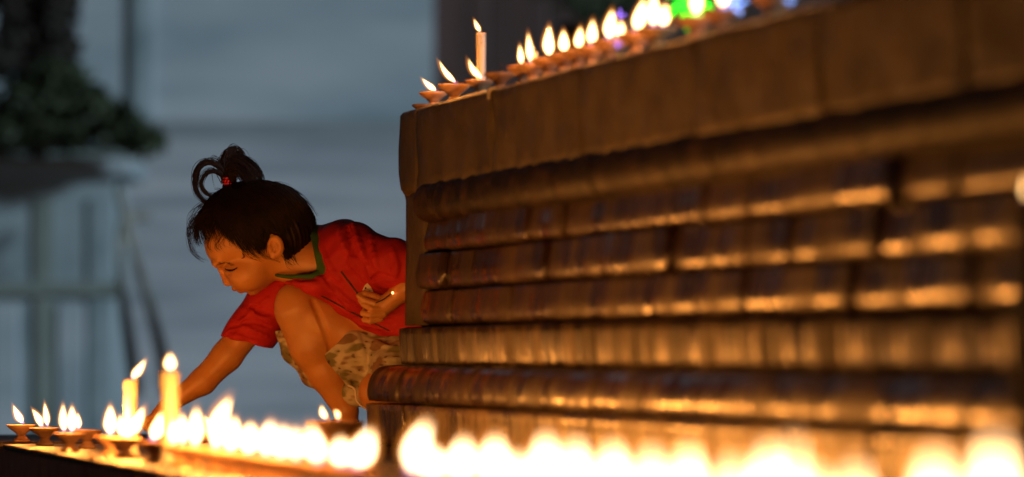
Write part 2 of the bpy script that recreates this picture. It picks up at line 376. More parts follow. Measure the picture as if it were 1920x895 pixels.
# ------------------------------------------------------------------ oil lamps, candles
def teardrop(base, tip, w, bend=0.0, n=14, m=22, shrink=1.0, t0=0.0, t1=1.0, fat=.32):
    """flame of half width w from base to tip with a bend"""
    b = np.array(base, float); t = np.array(tip, float); d = t-b; L = np.linalg.norm(d); V = []
    side = np.cross(d/L, (0,1,0)); side /= np.linalg.norm(side)
    A = []
    for j in range(m+1):
        q = t0+(t1-t0)*j/m
        cpos = b + d*q + side*bend*math.sin(math.pi*q*.9)*L*(1 if q < 1 else 1)
        rr = w*(math.sin(math.pi*min(1, (q/fat)*.5))**.75 if q < fat else (1-((q-fat)/(1-fat))**1.55)**1.0 )
        rr = max(rr, .00012)*shrink; A.append((cpos, rr))
    if shrink < 1: A = [(p, r) for p, r in A]
    up = d/L; e1 = side; e2 = np.cross(up, e1)
    for p, r_ in A:
        for i in range(n):
            a = 2*math.pi*i/n; V.append(p+(e1*math.cos(a)+e2*math.sin(a))*r_)
    F = [(j*n+i, j*n+(i+1) % n, (j+1)*n+(i+1) % n, (j+1)*n+i) for j in range(m) for i in range(n)]
    F += [tuple(range(n))[::-1], tuple(range(m*n, (m+1)*n))]
    return V, F
def add_flame(root, base, tip, w, bend=0., power=1.0, core=True, fringe=1.0):
    b = np.array(base); t = np.array(tip)
    V, F = teardrop(base, b+(t-b)*1.04, w*1.12, bend)
    fl = put('flame', fix_normals(mesh_of('flame', V, F, M['flame'])), root)
    V, F = teardrop(b+(t-b)*.05, b+(t-b)*.87, w*.74, bend*.9)
    put('flame_core', fix_normals(mesh_of('flame_core', V, F, M['core_near'] if NEAR else M['core_flame'])), fl)
    V, F = teardrop(b+(0,0,-.0015), b+(t-b)*.22+(0,0,.0), w*.50, 0, 10, 8)
    put('flame_root', fix_normals(mesh_of('flame_root', V, F, M['blue_flame'])), fl)
    ld = bpy.data.lights.new('flame_light', 'POINT'); ld.energy = POWER*power*(PW if root.get('category') == 'oil lamp' else .13); ld.color = FLAME_RGB; ld.shadow_soft_size = .009
    lo = bpy.data.objects.new('flame_light', ld); lo.location = tuple(b+(t-b)*.45); link(lo, root)
POWER = .92; PW = 1.0; NEAR = False
bowls = {}
def lamp_meshes(kind, q):
    key = (kind, q)
    if key in bowls: return bowls[key]
    mat = M['clay_dark'] if kind == 'dark' else M['clay']
    bowl = MB().lathe([(.0066,.0105),(.0085,.013),(.013,.0165),(.0185,.0205),(.0215,.0235),(.0222,.0252),(.0212,.0262),(.0190,.0252),(.0150,.0225),(.008,.0205),(.0012,.020)], 30, wob=.018)
    foot = MB().lathe([(.0005,.0),(.0125,.0),(.0135,.0012),(.0130,.0030),(.0098,.0052),(.0074,.0080),(.0066,.0105)], 30, wob=.02)
    oil = MB().lathe([(.0004,.0226),(.0148,.0228),(.0148,.0236),(.0004,.0237)], 24)
    wk = MB().tube([(0,0,.0225),(.001,0,.026),(.0015,0,.030)], [.0011,.001,.0007], 6)
    bowls[key] = (bowl.mesh('bowl', mat), foot.mesh('foot', mat), oil.mesh('oil', M['oil']), wk.mesh('wick', M['wick']))
    return bowls[key]
def oil_lamp(px, A, z, label, group, flames=(), kind='clay', off=0., size=1.0, lean=0., name='oil_lamp', ws=0):
    """flames: (dx, dx_tip, height, half_width, bend) in millimetres at the lamp; off = metres away from the row, to the right"""
    X, Y = on_line(px, A)
    root = empty(name, (X+off*math.cos(math.atan(MW)), Y+off*math.sin(math.atan(MW)), z), random.uniform(-.2,.2)*0)
    tag(root, label, 'oil lamp', group)
    bw, ft, oi, wk = lamp_meshes(kind, random.randrange(3))
    s = size; rz = random.uniform(0, 6)
    for nm, me in (('bowl', bw), ('foot', ft), ('oil', oi)): put(nm, me, root, scale=(s,s,s), rot=(0,0,rz))
    if not flames: put('wick', wk, root, scale=(s,s,s*1.3))
    for (dx, tx, h, w, bend) in flames:
        put('wick', wk, root, (dx/1000, 0, 0), scale=(s,s,s))
        b = (dx/1000, random.uniform(-.002,.002), .0275*s)
        add_flame(root, b, (tx/1000, b[1], .0275*s+h/1000), w/1000, bend, power=h/38)
    return root
G1 = 'clay oil lamps burning along the lower terrace'; G2 = 'clay oil lamps along the top of the stone base'
Z0 = .0
#            px   off  flames                                       label
low = [
 (40,  0, [(3,-14,30,6,.05)], 'small clay oil lamp at the far left end of the lower row, flame leaning left', 'clay'),
 (84,  0, [(-3,-22,27,5.5,-.04),(4,-1,37,5,.0)], 'dark clay oil lamp second from the far left, two flames, one leaning left', 'dark'),
 (118, .035, [(-12,-14,24,4.6,.0)], 'dark clay oil lamp with one short upright flame, just right of the two-flame lamp', 'dark'),
 (158, -.02, [(-8,-9,40,5.5,.03),(3,3,37,7,.0)], 'brown clay oil lamp with two upright flames, left of the thin candle', 'dark'),
 (186, .16, [(4,-20,26,4.2,.08)], 'clay oil lamp set back behind the row, thin flame streaking left', 'clay'),
 (207, .0, [(0,0,41,8.2,.0)], 'clay oil lamp with one fat upright flame, left of the thin candle', 'clay'),
 (234, .0, [(-3,-6,30,6,.0),(1,27,41,8.5,-.08)], 'clay oil lamp before the thin candle, large flame slanting right', 'clay'),
 (290, .0, [(-3,13,43,9,-.08)], 'clay oil lamp with broad flame leaning right, between the two candles', 'clay'),
 (338, .0, [(-8,-8,36,6,.0),(3,1,42,7,.0)], 'clay oil lamp just right of the thick candle, two blunt flames', 'clay'),
 (366, .0, [(0,2,52,7.5,.0)], 'clay oil lamp with the rounded flame below the reaching forearm', 'clay'),
 (402, .0, [(0,24,66,9,.10)], 'clay oil lamp with the tallest flame, sweeping up right below the red sleeve', 'clay'),
 (432, .0, [(0,5,43,9,.0)], 'clay oil lamp right beside the tallest flame, its flame low and merging', 'clay'),
 (466, .0, [(0,3,37,9,.0)], 'clay oil lamp in the merged glow, second right of the tallest flame', 'clay'),
 (498, .0, [(0,7,42,9,.0)], 'clay oil lamp in the merged glow with a pointed peak, third right of tallest flame', 'clay'),
 (530, .0, [(-2,1,38,9,.0)], 'clay oil lamp in the merged glow, fourth right of the tallest flame', 'clay'),
 (556, .0, [(0,-2,37,8,.0)], 'clay oil lamp ending the merged glow, beside the gap below the bare shin', 'clay'),
 (602, .0, [(-2,-11,43,9,.05)], 'clay oil lamp with broad flame leaning left, below the child\'s bare shin', 'clay'),
 (640, .0, [(0,-1,30,9,.0)], 'clay oil lamp with low blurred flame in the dip below the foot of the child', 'clay'),
 (668, .0, [(-2,16,41,10,-.05)], 'clay oil lamp with big blurred flame leaning right, left of the stone base corner', 'clay'),
 (774, .0, [(0,18,56,9.5,.08)], 'clay oil lamp with tall blurred flame sweeping right, below the stone base corner', 'clay'),
 (815, .0, [(0,-2,30,9,.0)], 'clay oil lamp with low blurred flame just right of the tall sweeping one', 'clay'),
 (862, .0, [(0,5,42,9.5,.0)], 'clay oil lamp in the blurred bright front row, second right of the tall sweeping flame', 'clay'),
 (925, .0, [(0,2,46,10,.0)], 'clay oil lamp in the blurred bright front row, third right of the tall sweeping flame', 'clay'),
 (970, .0, [(0,0,32,8,.0)], 'clay oil lamp with low flame, in the dip of the blurred front row', 'clay'),
 (1022, .0, [(0,1,53,9.5,.0)], 'clay oil lamp with the high round flame in the middle of the blurred front row', 'clay'),
 (1080, .0, [(0,0,50,9,.0)], 'clay oil lamp just right of the high round flame in the blurred front row', 'clay'),
 (1152, .0, [(0,-1,49,9.5,.0)], 'clay oil lamp second right of the high round flame in the blurred front row', 'clay'),
 (1222, .0, [(0,0,48,8,.0)], 'clay oil lamp third right of the high round flame in the blurred front row', 'clay'),
 (1290, .0, [(0,1,51,9,.0)], 'clay oil lamp fourth right of the high round flame in the blurred front row', 'clay'),
 (1372, .0, [(0,0,46,7,.0)], 'clay oil lamp with low flame left of the double blurred flame', 'clay'),
 (1445, .0, [(-2,-1,58,9,.0),(6,14,66,6,-.1)], 'clay oil lamp with a double blurred flame, one tongue trailing higher', 'clay'),
 (1525, .0, [(0,2,42,8,.0)], 'clay oil lamp just right of the double blurred flame, flame mostly below the frame', 'clay'),
 (1605, .0, [(0,0,49,7,.0)], 'clay oil lamp with small round flame left of the two big pointed ones', 'clay'),
 (1750, .0, [(0,1,66,9.5,.0)], 'clay oil lamp with big pointed flame, second from the right edge', 'clay'),
 (1862, .0, [(0,1,80,10,.0)], 'clay oil lamp with the biggest pointed flame, nearest the right edge', 'clay'),
]
for (px, off, fl, lab, kd) in low:
    g_ = 1.22 if px < 330 else 1.36
    fl = [(a, b, c_*(1.12 if px < 330 else 1 if px < 700 else .98 if px < 1700 else .9), w_*g_, e) for (a, b, c_, w_, e) in fl]
    PW = 1.0 if px < 200 else 1.75 if px < 420 else max(.05, 1.75-(px-420)/190)
    if 270 < px < 350: PW = .55
    NEAR = px > 480
    oil_lamp(px, AL, Z0, lab, G1, fl, kd, off)
PW = 1.0; NEAR = False
# bigger lamp near the child's foot
oil_lamp(628, AL+.30, Z0, 'large dark clay oil lamp with two small flames close to the child\'s foot', G1,
         [(-12,-18,22,5.2,.10),(5,-4,14,4.6,-.22)], 'dark', 0, 1.75)
# upper row
ZT = zt
up = [
 (808, 0, [(4,-21,22,4.6,.06)], 'clay oil lamp at the top left corner of the stone base, flame blown left', 'clay', 1.0),
 (846, 0, [(3,-25,39,4.2,.10)], 'clay oil lamp second from the corner atop the base, long flame leaning left', 'clay', 1.1),
 (894, .0, [(3,-18,34,4.6,.14)], 'clay oil lamp in front of the white candle atop the base, curved flame', 'clay', .95),
 (932, .0, [], 'unlit dark clay oil lamp right of the white candle atop the base', 'dark', 1.05),
 (975, .0, [(-3,-6,34,5.2,.0)], 'clay oil lamp with a short upright flame left of the short candle stub', 'clay', 1.05),
 (992, .0, [(-3,-7,48,6,.0)], 'clay oil lamp with a taller pointed flame in front of the short candle stub', 'clay', 1.05),
 (1022, .0, [(0,1,46,6.6,.03)], 'clay oil lamp with tall upright flame, first right of the short candle stub', 'clay', 1.1),
 (1050, .0, [(0,-1,34,6,.0)], 'clay oil lamp with rounded flame, second right of the short candle stub', 'clay', 1.1),
 (1076, .0, [(0,4,33,5.5,.0)], 'clay oil lamp third right of the short candle stub, atop the base', 'clay', 1.1),
 (1101, .0, [(0,2,37,6,.0)], 'clay oil lamp fourth right of the short candle stub, narrow blurred flame', 'clay', 1.1),
 (1136, .0, [(-2,3,41,7,.0),(8,14,26,6,-.1)], 'clay oil lamp with two joined flames above the purple light', 'clay', 1.15),
 (1184, .0, [(0,12,46,7,.0)], 'clay oil lamp with flame slanting right, just right of the purple light', 'clay', 1.15),
 (1222, .0, [(-4,-3,44,7,.0),(7,12,30,7,.0)], 'clay oil lamp with two broad flames left of the green light', 'clay', 1.15),
 (1296, .0, [(0,1,42,6.5,.0)], 'clay oil lamp before the green light, flame cut by the picture top', 'clay', 1.15),
 (1344, .0, [(0,2,42,6.5,.0)], 'clay oil lamp between the green and the pale blue lights', 'clay', 1.15),
 (1440, .0, [(0,2,42,6.5,.0)], 'clay oil lamp right of the pale blue light, flame out of the frame above', 'clay', 1.15),
]
for (px, off, fl, lab, kd, sz) in up:
    PW = .8 if px < 960 else .36
    if px > 1000: fl = [(a, b, c_*1.05, w_*1.35, e) for (a, b, c_, w_, e) in fl]
    elif px < 960: fl = [(a, b, c_*1.05, w_*1.2, e) for (a, b, c_, w_, e) in fl]
    oil_lamp(px-9, AW+.012, ZT, lab, G2, fl, kd, off+.012, sz)
PW = 1.0
# overturned second dish under the corner lamp
X, Y = on_line(800, AW+.03)
o = put('clay_dish', MB().lathe([(.006,0),(.0075,.004),(.018,.012),(.0195,.0145),(.018,.0155),(.008,.0125),(.001,.012)], 26, wob=.02).mesh('clay_dish', M['clay_dark']), None, (X-.004, Y+.05, ZT))
tag(o, 'small empty dark clay dish behind the corner lamp atop the base', 'clay dish')
# candles
def candle(px, A, z, r, h, flame, label, cat='candle', off=0):
    X, Y = on_line(px, A)
    root = empty('candle', (X+off*math.cos(math.atan(MW)), Y+off*math.sin(math.atan(MW)), z)); tag(root, label, cat)
    prof = [(r*1.5,0),(r*1.45,.002),(r*1.08,.005)] + [(r*(1+.02*math.sin(q*9)), .005+(h-.007)*q) for q in np.linspace(.1,1,10)] + [(r*1.03,h-.001),(r*.92,h+.0005),(r*.6,h-.0015),(r*.1,h-.0022)]
    put('wax_body', MB().lathe(prof, 24, wob=.01).mesh('wax_body', M['wax']), root)
    put('wick', MB().tube([(0,0,h-.003),(0,0,h+.002),(-.001,0,h+.0055)], [.0009,.0009,.0006], 6).mesh('candle_wick', M['wick']), root)
    dm = MB()
    for q in range(4):
        a = R(200+q*38); dl = random.uniform(.006,.02)
        dm.tube([(r*1.0*math.cos(a), r*1.0*math.sin(a), h-.0005-dl*t) for t in (0,.25,.5,.75,1)], [.0011,.0012,.0010,.0012,.0014], 6)
    put('wax_drip', dm.mesh('wax_drip', M['wax']), root)
    if flame:
        dx, tx, hh, w, bend = flame
        add_flame(root, (dx/1000, 0, h+.0015), (tx/1000, 0, h+.0015+hh/1000), w/1000, bend, power=hh/30)
    return root
candle(852, AW+.012, ZT, .0068, .100, (-1,-12,23,4.2,.04), 'slim white candle with one flame standing atop the stone base', off=.04)
candle(962, AW+.012, ZT, .0046, .048, (0,-3,9,1.8,0), 'short candle stub with a tiny flame behind the upper oil lamps', off=.03)
candle(203, AL, Z0, .0088, .100, (1,22,31,6.4,-.05), 'thinner of the two tall candles on the lower terrace, flame leaning right', off=.03)
candle(319, AL, Z0, .0105, .113, (0,0,24,8.2,0), 'thicker of the two tall candles on the lower terrace, with a round flame')
# wax and oil spots on the terrace
for q, (px, A_) in enumerate([(172, AL-.045), (252, AL-.05), (296, AL-.055), (420, AL-.06), (205, AL-.03), (130, AL-.03), (345, AL-.04)]):
    X, Y = on_line(px, A_)
    rr = random.uniform(.004,.009)
    o = put('wax_spot', MB().lathe([(rr,.0),(rr*.95,.0014),(rr*.7,.0030),(rr*.3,.0038),(rr*.02,.004)], 16, wob=.08).mesh('wax_spot', M['wax'] if q % 2 else M['oil']), None, (X, Y, .0005), scale=(1,1.6,1))
    tag(o, 'small hardened drop of spilt wax on the terrace ' + ['below the fat flame', 'between the two tall candles', 'at the foot of the thick candle', 'farthest right of the candles', 'directly left of the thin candle foot', 'leftmost of all the drops', 'just right of the thick candle foot'][q], 'wax drop', 'spilt wax drops')

# wax that has run over the edge of the stones
for q, (px, L_) in enumerate([(932,.016)]):
    sx = along(px); mb_ = MB()
    for j in range(2):
        x0 = sx+j*.0045; l_ = L_*random.uniform(.4,1)
        mb_.tube([(x0,-.004,zt+.0008),(x0,-.0095,zt+.0002),(x0,-.0125,zt-.005),(x0+.0006,-.0125,zt-.005-l_*.6),(x0+.0004,-.0125,zt-.005-l_)], [.0018,.0020,.0017,.0014,.0019], 7)
    o = put('wax_run', mb_.mesh('wax_run', M['wax']), ped)

# coloured lights on the base
def led_flower(px, v, sz, mat, label, n=6, off=.06, seed=0):
    X, Y = on_line(px, AW+.012); Y += off; X += off*.27
    X = (px-960)*K*Y; Z = HC+(665-v)*K*Y
    root = empty('flower_light', (X, Y, Z)); tag(root, label, 'coloured light')
    r_ = random.Random(seed)
    for q in range(n):
        a = 2*math.pi*q/n + r_.uniform(-.2,.2); L = sz*r_.uniform(.8,1.1); kx = L*.45
        pts = [(0,0,0),(math.cos(a-.35)*kx, -.002, math.sin(a-.35)*kx),(math.cos(a+.15)*L*.8, -.004, math.sin(a+.15)*L*.8),(math.cos(a)*L, .0, math.sin(a)*L)]
        put('petal', MB().tube(pts, [sz*.06, sz*.10, sz*.10, sz*.04], 7).mesh('petal', mat), root)
    zt_ = ZT - Z
    put('stem', MB().tube([(0,.004,0),(0,.006,zt_*.5),(0,.004,zt_)], .0016, 6).mesh('stem', M['leafm']), root)
led_flower(1288, 10, .031, M['led_green'], 'bright green flower-shaped light among the upper oil lamps', 7, seed=3)
led_flower(1376, 6, .015, M['led_blue'], 'pale blue zigzag light right of the green one atop the base', 5, seed=5)
led_flower(1158, 84, .0055, M['led_purple'], 'tiny purple light between two upper oil lamps', 4, .03, seed=6)
led_flower(1162, 28, .008, M['led_purple'], 'faint purple light glowing behind the joined upper flames', 4, .25, seed=8)
led_flower(1480, 2, .006, M['led_blue'], 'small pale violet light at the right end of the upper row', 4, .03, seed=9)

# added dark post standing in for the base's unlit end, with a lamp
Yp = 3.3
def at(px, v, Y): return ((px-960)*K*Y, Y, HC+(665-v)*K*Y)
xp, _, zp = at(1945, 400, Yp)
post = empty('shade_post', (xp, Yp, -.45)); tag(post, 'added dark post standing in for shade at the right edge, carrying a small flame', 'post')
bevel(put('shaft', MB().box(-.0175,.0175,-.02,.02,0,zp+.45).mesh('shaft', M['bark'], False), post), .003)
oil_lamp_root = empty('oil_lamp', (at(1926,385,Yp)[0], Yp, zp)); tag(oil_lamp_root, 'oil lamp burning on the added dark post at the right edge', 'oil lamp')
for nm, me in zip(('bowl','foot','oil','wick'), lamp_meshes('dark', 0)): put(nm, me, oil_lamp_root, scale=(.5,.5,.5))
add_flame(oil_lamp_root, (0,0,.013), (.001,0,.035), .0035, 0, power=.12)

# ------------------------------------------------------------------ far wall, door, plinth, plants
YB = 14.0
def bx(name, px0, px1, v0, v1, Y, d, mat, parent=None, bev=.01):
    x0, _, z1 = at(px0, v0, Y); x1, _, z0 = at(px1, v1, Y)
    o = put(name, MB().box(x0, x1, Y, Y+d, z0, z1).mesh(name, mat, False), parent)
    if bev: bevel(o, bev)
    return o
wall = empty('plaster_wall', (0, YB, -.45)); tag(wall, 'long blue-grey plaster wall behind the child with a projecting darker band', 'wall')
def wchild(o): o.location = (o.location[0]-0, o.location[1]-YB, o.location[2]+.45); o.parent = wall; return o
wchild(bx('upper_plaster', -900, 812, -1400, 226, YB, .4, M['plaster'], bev=0))
wchild(bx('lower_plaster', -900, 812, 262, 1000, YB-.03, .4, M['plaster_low'], bev=0))
wchild(bx('grey_band', -900, 812, 226.5, 261.5, YB-.01, .4, M['band'], bev=0))
wchild(bx('far_plaster', 1700, 3600, -1400, 1000, YB, .4, M['plaster'], bev=0))
wchild(bx('pilaster', 246, 286, -600, 225, YB-.03, .029, M['dirty_plaster'], bev=.01))
for v_ in (330, 392, 458, 520, 590, 655, 720, 790, 850):
    wchild(bx('plaster_course', -900, 811, v_, v_+random.uniform(52, 60), YB-.036, .005, M['plaster_low'], bev=0))
door = empty('door', (at(1250,0,YB)[0], YB+.25, -.45)); tag(door, 'dark brown wooden door in the recess behind the upper oil lamps', 'door')
for q in range(8):
    o = bx('door_plank', 806+q*112, 806+q*112+109, -1400, 1000, YB+.12, .05, M['door'], bev=.008)
    o.location = (-door.location[0], -door.location[1], .45); o.parent = door
# plinth at the left
pl = empty('plinth', (at(120,0,13.0)[0], 13.0, -.45)); tag(pl, 'pale weathered stepped plinth with pilasters at the left, under the bush', 'plinth')
def pchild(o): o.location = (-pl.location[0], -pl.location[1], .45); o.parent = pl; return o
pchild(bx('body', -400, 215, 330, 1000, 13.0, .5, M['dirty_plaster']))
pchild(bx('cap', -400, 245, 296, 329.5, 12.94, .6, M['plaster']))
pchild(bx('cornice_step', -400, 232, 190, 295, 13.1, .4, M['moss']))
for v_ in (205, 232, 262): pchild(bx('cornice_band', -400, 250, v_, v_+11, 13.05, .04, M['dirty_plaster']))
pchild(bx('moulding', -400, 228, 528, 556, 12.965, .0345, M['moss']))
for p_ in (-60, 62, 165): pchild(bx('pilaster', p_, p_+38, 372, 900, 12.985, .0145, M['moss'] if p_ == 62 else M['dirty_plaster']))
for p_ in (-20, 103): pchild(bx('panel', p_+4, p_+56, 570, 900, 12.985, .0145, M['plaster']))
# bush on the plinth
def leaf_cloud(name, centers, n, size, mat, parent):
    V = []; F = []; r_ = np.random.default_rng(3+n)
    for q in range(n):
        cx, cy, cz, rx, ry, rz = centers[q % len(centers)]
        d = r_.normal(size=3); d /= np.linalg.norm(d); rad = r_.uniform(.35, 1)**.5
        p = np.array([cx, cy, cz]) + d*rad*np.array([rx, ry, rz])
        a = r_.normal(size=3); a /= np.linalg.norm(a); b = np.cross(a, r_.normal(size=3)); b /= np.linalg.norm(b)
        s_ = size*r_.uniform(.6, 1.4); k0 = len(V)
        V += [p-a*s_, p+b*s_*.35-a*s_*.1, p+a*s_, p-b*s_*.35-a*s_*.1]; F.append((k0, k0+1, k0+2, k0+3))
    return put(name, mesh_of(name, V, F, mat, False), parent)
def world_blob(px, v, Y, rpx, rv, ry): x_, y_, z_ = at(px, v, Y); return (x_, y_, z_, rpx*K*Y, ry, rv*K*Y)
bush = empty('bush', (0, 12.7, 0)); tag(bush, 'dark green spreading bush on the pale plinth at the left', 'bush')
o = leaf_cloud('foliage', [world_blob(*a) for a in [(60,190,12.7,75,45,.18),(150,200,12.7,70,45,.18),(215,235,12.7,60,40,.15),(30,240,12.7,60,40,.15),(110,150,12.7,55,35,.15),(120,245,12.7,80,38,.15),(265,262,12.7,45,25,.1)]], 2600, .034, M['leafm'], bush); o.location = (0,-12.7,0)
tr = MB()
for (u0,v0,u1,v1,r_) in [(70,300,95,190,.03),(95,190,140,140,.015),(90,210,210,230,.012),(80,220,20,180,.012)]:
    tr.tube([at(u0,v0,12.7), at((u0+u1)/2+5,(v0+v1)/2,12.7), at(u1,v1,12.7)], [r_, r_*.8, r_*.6], 8)
o = put('trunk', tr.mesh('trunk', M['bark']), bush, (0,-12.7,0))
tree = empty('tree', (0, 12.4, 0)); tag(tree, 'dark tree trunk with hanging leaves at the top left corner', 'tree')
tr = MB(); tr.tube([at(60,250,12.9), at(62,150,12.9), at(72,60,12.9), at(50,-60,12.9), at(40,-200,12.9)], [.05,.06,.075,.08,.07], 12)
tr.tube([at(72,70,12.9), at(110,20,12.9), at(130,-60,12.9)], [.03,.03,.02], 8)
put('trunk', tr.mesh('trunk', M['bark']), tree, (0,-12.4,0))
o = leaf_cloud('crown', [world_blob(*a) for a in [(40,60,12.9,45,60,.15),(110,85,12.9,35,50,.12),(20,-10,12.9,40,40,.15),(110,10,12.9,35,50,.15),(0,110,12.9,40,30,.15)]], 1500, .04, M['bark'], tree); o.location = (0,-12.4,0)
# twig brooms leaning on the wall
for bi, (pts, lab) in enumerate([
    ([(222,352),(238,420),(262,500),(300,640),(318,740)], 'dark twig broom with a thick head leaning behind the candles'),
    ([(285,405),(232,418),(228,520),(238,600),(258,740)], 'second bundle of dark twigs with a crooked top, left of the broom')]):
    br = empty('twig_broom', (0, 12.0, 0)); tag(br, lab, 'broom')
    P = [np.array(at(u, v, 12.0+.002*(700-v))) for (u, v) in pts]; cen = bez(P, 6)
    mbh = MB(); mbh.tube(cen[:10], .016, 8); put('handle', mbh.mesh('handle', M['straw']), br, (0,-12.0,0))
    tw = MB()
    for q in range(36):
        off_ = np.array([random.gauss(0,1), random.gauss(0,1), 0])*.014
        tw.tube([p+off_*(.3+1.6*(i_/len(cen)))+np.array([0,0,random.uniform(-.01,.01)]) for i_, p in enumerate(cen[3::3])], .003, 4)
    o = put('twigs', tw.mesh('twigs', M['straw']), br, (0,-12.0,0)); o['kind'] = 'stuff'
# plant by the door
pb = empty('potted_plant', (0, 11, 0)); tag(pb, 'feathery green plant in front of the dark door, above the upper flames', 'plant')
pm = MB()
for q in range(60):
    a = random.uniform(-1.2, 1.2); L = random.uniform(.1,.24); b0 = np.array(at(1130+random.uniform(-35,35), 46, 11))
    pm.tube([b0, b0+np.array([math.sin(a)*L*.5, random.uniform(-.03,.03), L*.45]), b0+np.array([math.sin(a)*L, random.uniform(-.06,.06), L*.35])], [.004,.007,.001], 4)
o = put('foliage', pm.mesh('fronds', M['leafm']), pb, (0,-11,0))
x_, y_, z_ = at(1130, 46, 11)
put('pot', MB().lathe([(.08,0),(.1,.02),(.12,.16),(.13,.2),(.12,.2),(.1,.18),(.01,.18)], 24).mesh('pot', M['clay_dark']), pb, (x_, 0, z_-.2))
put('stand', MB().box(-.12,.12,-.12,.12,0,z_-.2+.45-.003).mesh('stand', M['door'], False), pb, (x_, 0, -.45))

# ------------------------------------------------------------------ the child (distance fields in photo units: u right, v down, w towards the viewer)
YC = 6.05; SC = K*YC
def W(p):
    p = np.asarray(p, float); return np.stack([(p[...,0]-960)*SC, YC-p[...,2]*SC, HC+(665-p[...,1])*SC], -1)
class Vol:
    def __init__(s, lo, hi, h):
        s.lo = np.array(lo, float); s.h = h; n = np.ceil((np.array(hi)-s.lo)/h).astype(int)+1; s.n = n
        s.F = np.full(tuple(n), 50., np.float32)
        s.ax = [ (s.lo[i]+h*np.arange(n[i])).astype(np.float32) for i in range(3)]
    def sl(s, lo, hi):
        a = [max(0, int((lo[i]-s.lo[i])/s.h)) for i in range(3)]; b = [min(s.n[i], int((hi[i]-s.lo[i])/s.h)+2) for i in range(3)]
        if any(b[i] <= a[i] for i in range(3)): return None, None
        S_ = tuple(slice(a[i], b[i]) for i in range(3))
        X = [s.ax[0][S_[0]][:,None,None], s.ax[1][S_[1]][None,:,None], s.ax[2][S_[2]][None,None,:]]
        return S_, X
    def op(s, fn, lo, hi, k=4., mode='u'):
        m_ = k*1.6+6; lo = np.array(lo)-m_; hi = np.array(hi)+m_
        S_, X = s.sl(lo, hi)
        if S_ is None: return s
        d = fn(*X).astype(np.float32); f = s.F[S_]
        if mode == 'u':
            h_ = np.maximum(k-np.abs(f-d), 0)/k; s.F[S_] = np.minimum(f, d)-h_*h_*k*.25
        elif mode == 's':
            h_ = np.maximum(k-np.abs(f+d), 0)/k; s.F[S_] = np.maximum(f, -d)+h_*h_*k*.25
        elif mode == 'i':
            h_ = np.maximum(k-np.abs(f-d), 0)/k; s.F[S_] = np.maximum(f, d)+h_*h_*k*.25
        elif mode == 'add': s.F[S_] = f+d
        return s
    def ell(s, c, r, k=4., mode='u', rot=0.):
        c = np.array(c, float); r = np.array(r, float); ca, sa = math.cos(rot), math.sin(rot); R_ = max(r[0], r[1]) if rot else 0
        def fn(U, V_, Wz):
            du, dv, dw = U-c[0], V_-c[1], Wz-c[2]
            if rot: du, dv = du*ca+dv*sa, -du*sa+dv*ca
            k0 = np.sqrt((du/r[0])**2+(dv/r[1])**2+(dw/r[2])**2); k1 = np.sqrt((du/r[0]**2)**2+(dv/r[1]**2)**2+(dw/r[2]**2)**2)
            return k0*(k0-1)/np.maximum(k1, 1e-6)
        e = np.array([R_ or r[0], R_ or r[1], r[2]]); return s.op(fn, c-e, c+e, k, mode)
    def cap(s, a, b, ra, rb, k=4., mode='u', flat=1.0):
        a = np.array(a, float); b = np.array(b, float); d_ = b-a; L2 = float(d_@d_)
        def fn(U, V_, Wz):
            pu, pv, pw = U-a[0], V_-a[1], Wz-a[2]
            t = np.clip((pu*d_[0]+pv*d_[1]+pw*d_[2])/L2, 0, 1)
            return np.sqrt((pu-t*d_[0])**2+(pv-t*d_[1])**2+(pw-t*d_[2])**2)-(ra+(rb-ra)*t)
        R_ = max(ra, rb); return s.op(fn, np.minimum(a, b)-R_, np.maximum(a, b)+R_, k, mode)
    def chain(s, pts, rs, k=4., mode='u'):
        for i in range(len(pts)-1): s.cap(pts[i], pts[i+1], rs[i], rs[i+1], k, mode)
        return s
    def plane(s, p, n_, k=2., mode='i'):
        """keeps the side opposite to n_"""
        p = np.array(p, float); n_ = np.array(n_, float); n_ /= np.linalg.norm(n_)
        return s.op(lambda U, V_, Wz: (U-p[0])*n_[0]+(V_-p[1])*n_[1]+(Wz-p[2])*n_[2], s.lo, s.lo+s.h*s.n, k, mode)
    def surf_w(s, u, v, start=None):
        i = int(round((u-s.lo[0])/s.h)); j = int(round((v-s.lo[1])/s.h)); col = s.F[i, j]
        ks = np.nonzero(col < 0)[0]
        if len(ks) == 0: return None
        k_ = ks[-1]; f0, f1 = col[k_], col[min(k_+1, s.n[2]-1)]
        return float(s.ax[2][k_]+s.h*(f0/(f0-f1) if f1 > f0 else 0))
    def mesh(s, name, mat, world=True, smooth=0):
        F = s.F; ins = F < 0; nx, ny, nz = F.shape
        cnt = np.zeros((nx-1, ny-1, nz-1), np.uint8)
        for i in (0,1):
            for j in (0,1):
                for k_ in (0,1): cnt += ins[i:nx-1+i, j:ny-1+j, k_:nz-1+k_]
        act = (cnt > 0) & (cnt < 8); idx = np.argwhere(act); vid = np.full(act.shape, -1, np.int64); vid[act] = np.arange(len(idx))
        acc = np.zeros((len(idx), 3)); num = np.zeros(len(idx))
        cor = [(i,j,k_) for i in (0,1) for j in (0,1) for k_ in (0,1)]
        for a in cor:
            for ax_ in range(3):
                if a[ax_]: continue
                b = list(a); b[ax_] = 1
                fa = F[idx[:,0]+a[0], idx[:,1]+a[1], idx[:,2]+a[2]]; fb = F[idx[:,0]+b[0], idx[:,1]+b[1], idx[:,2]+b[2]]
                c_ = (fa < 0) != (fb < 0); t = np.where(c_, fa/np.where(c_, fa-fb, 1), 0)
                p = np.tile(np.array(a, float), (len(idx), 1)); p[:, ax_] += t; acc[c_] += p[c_]; num[c_] += 1
        V = (idx+acc/num[:,None])*s.h+s.lo
        Q = []
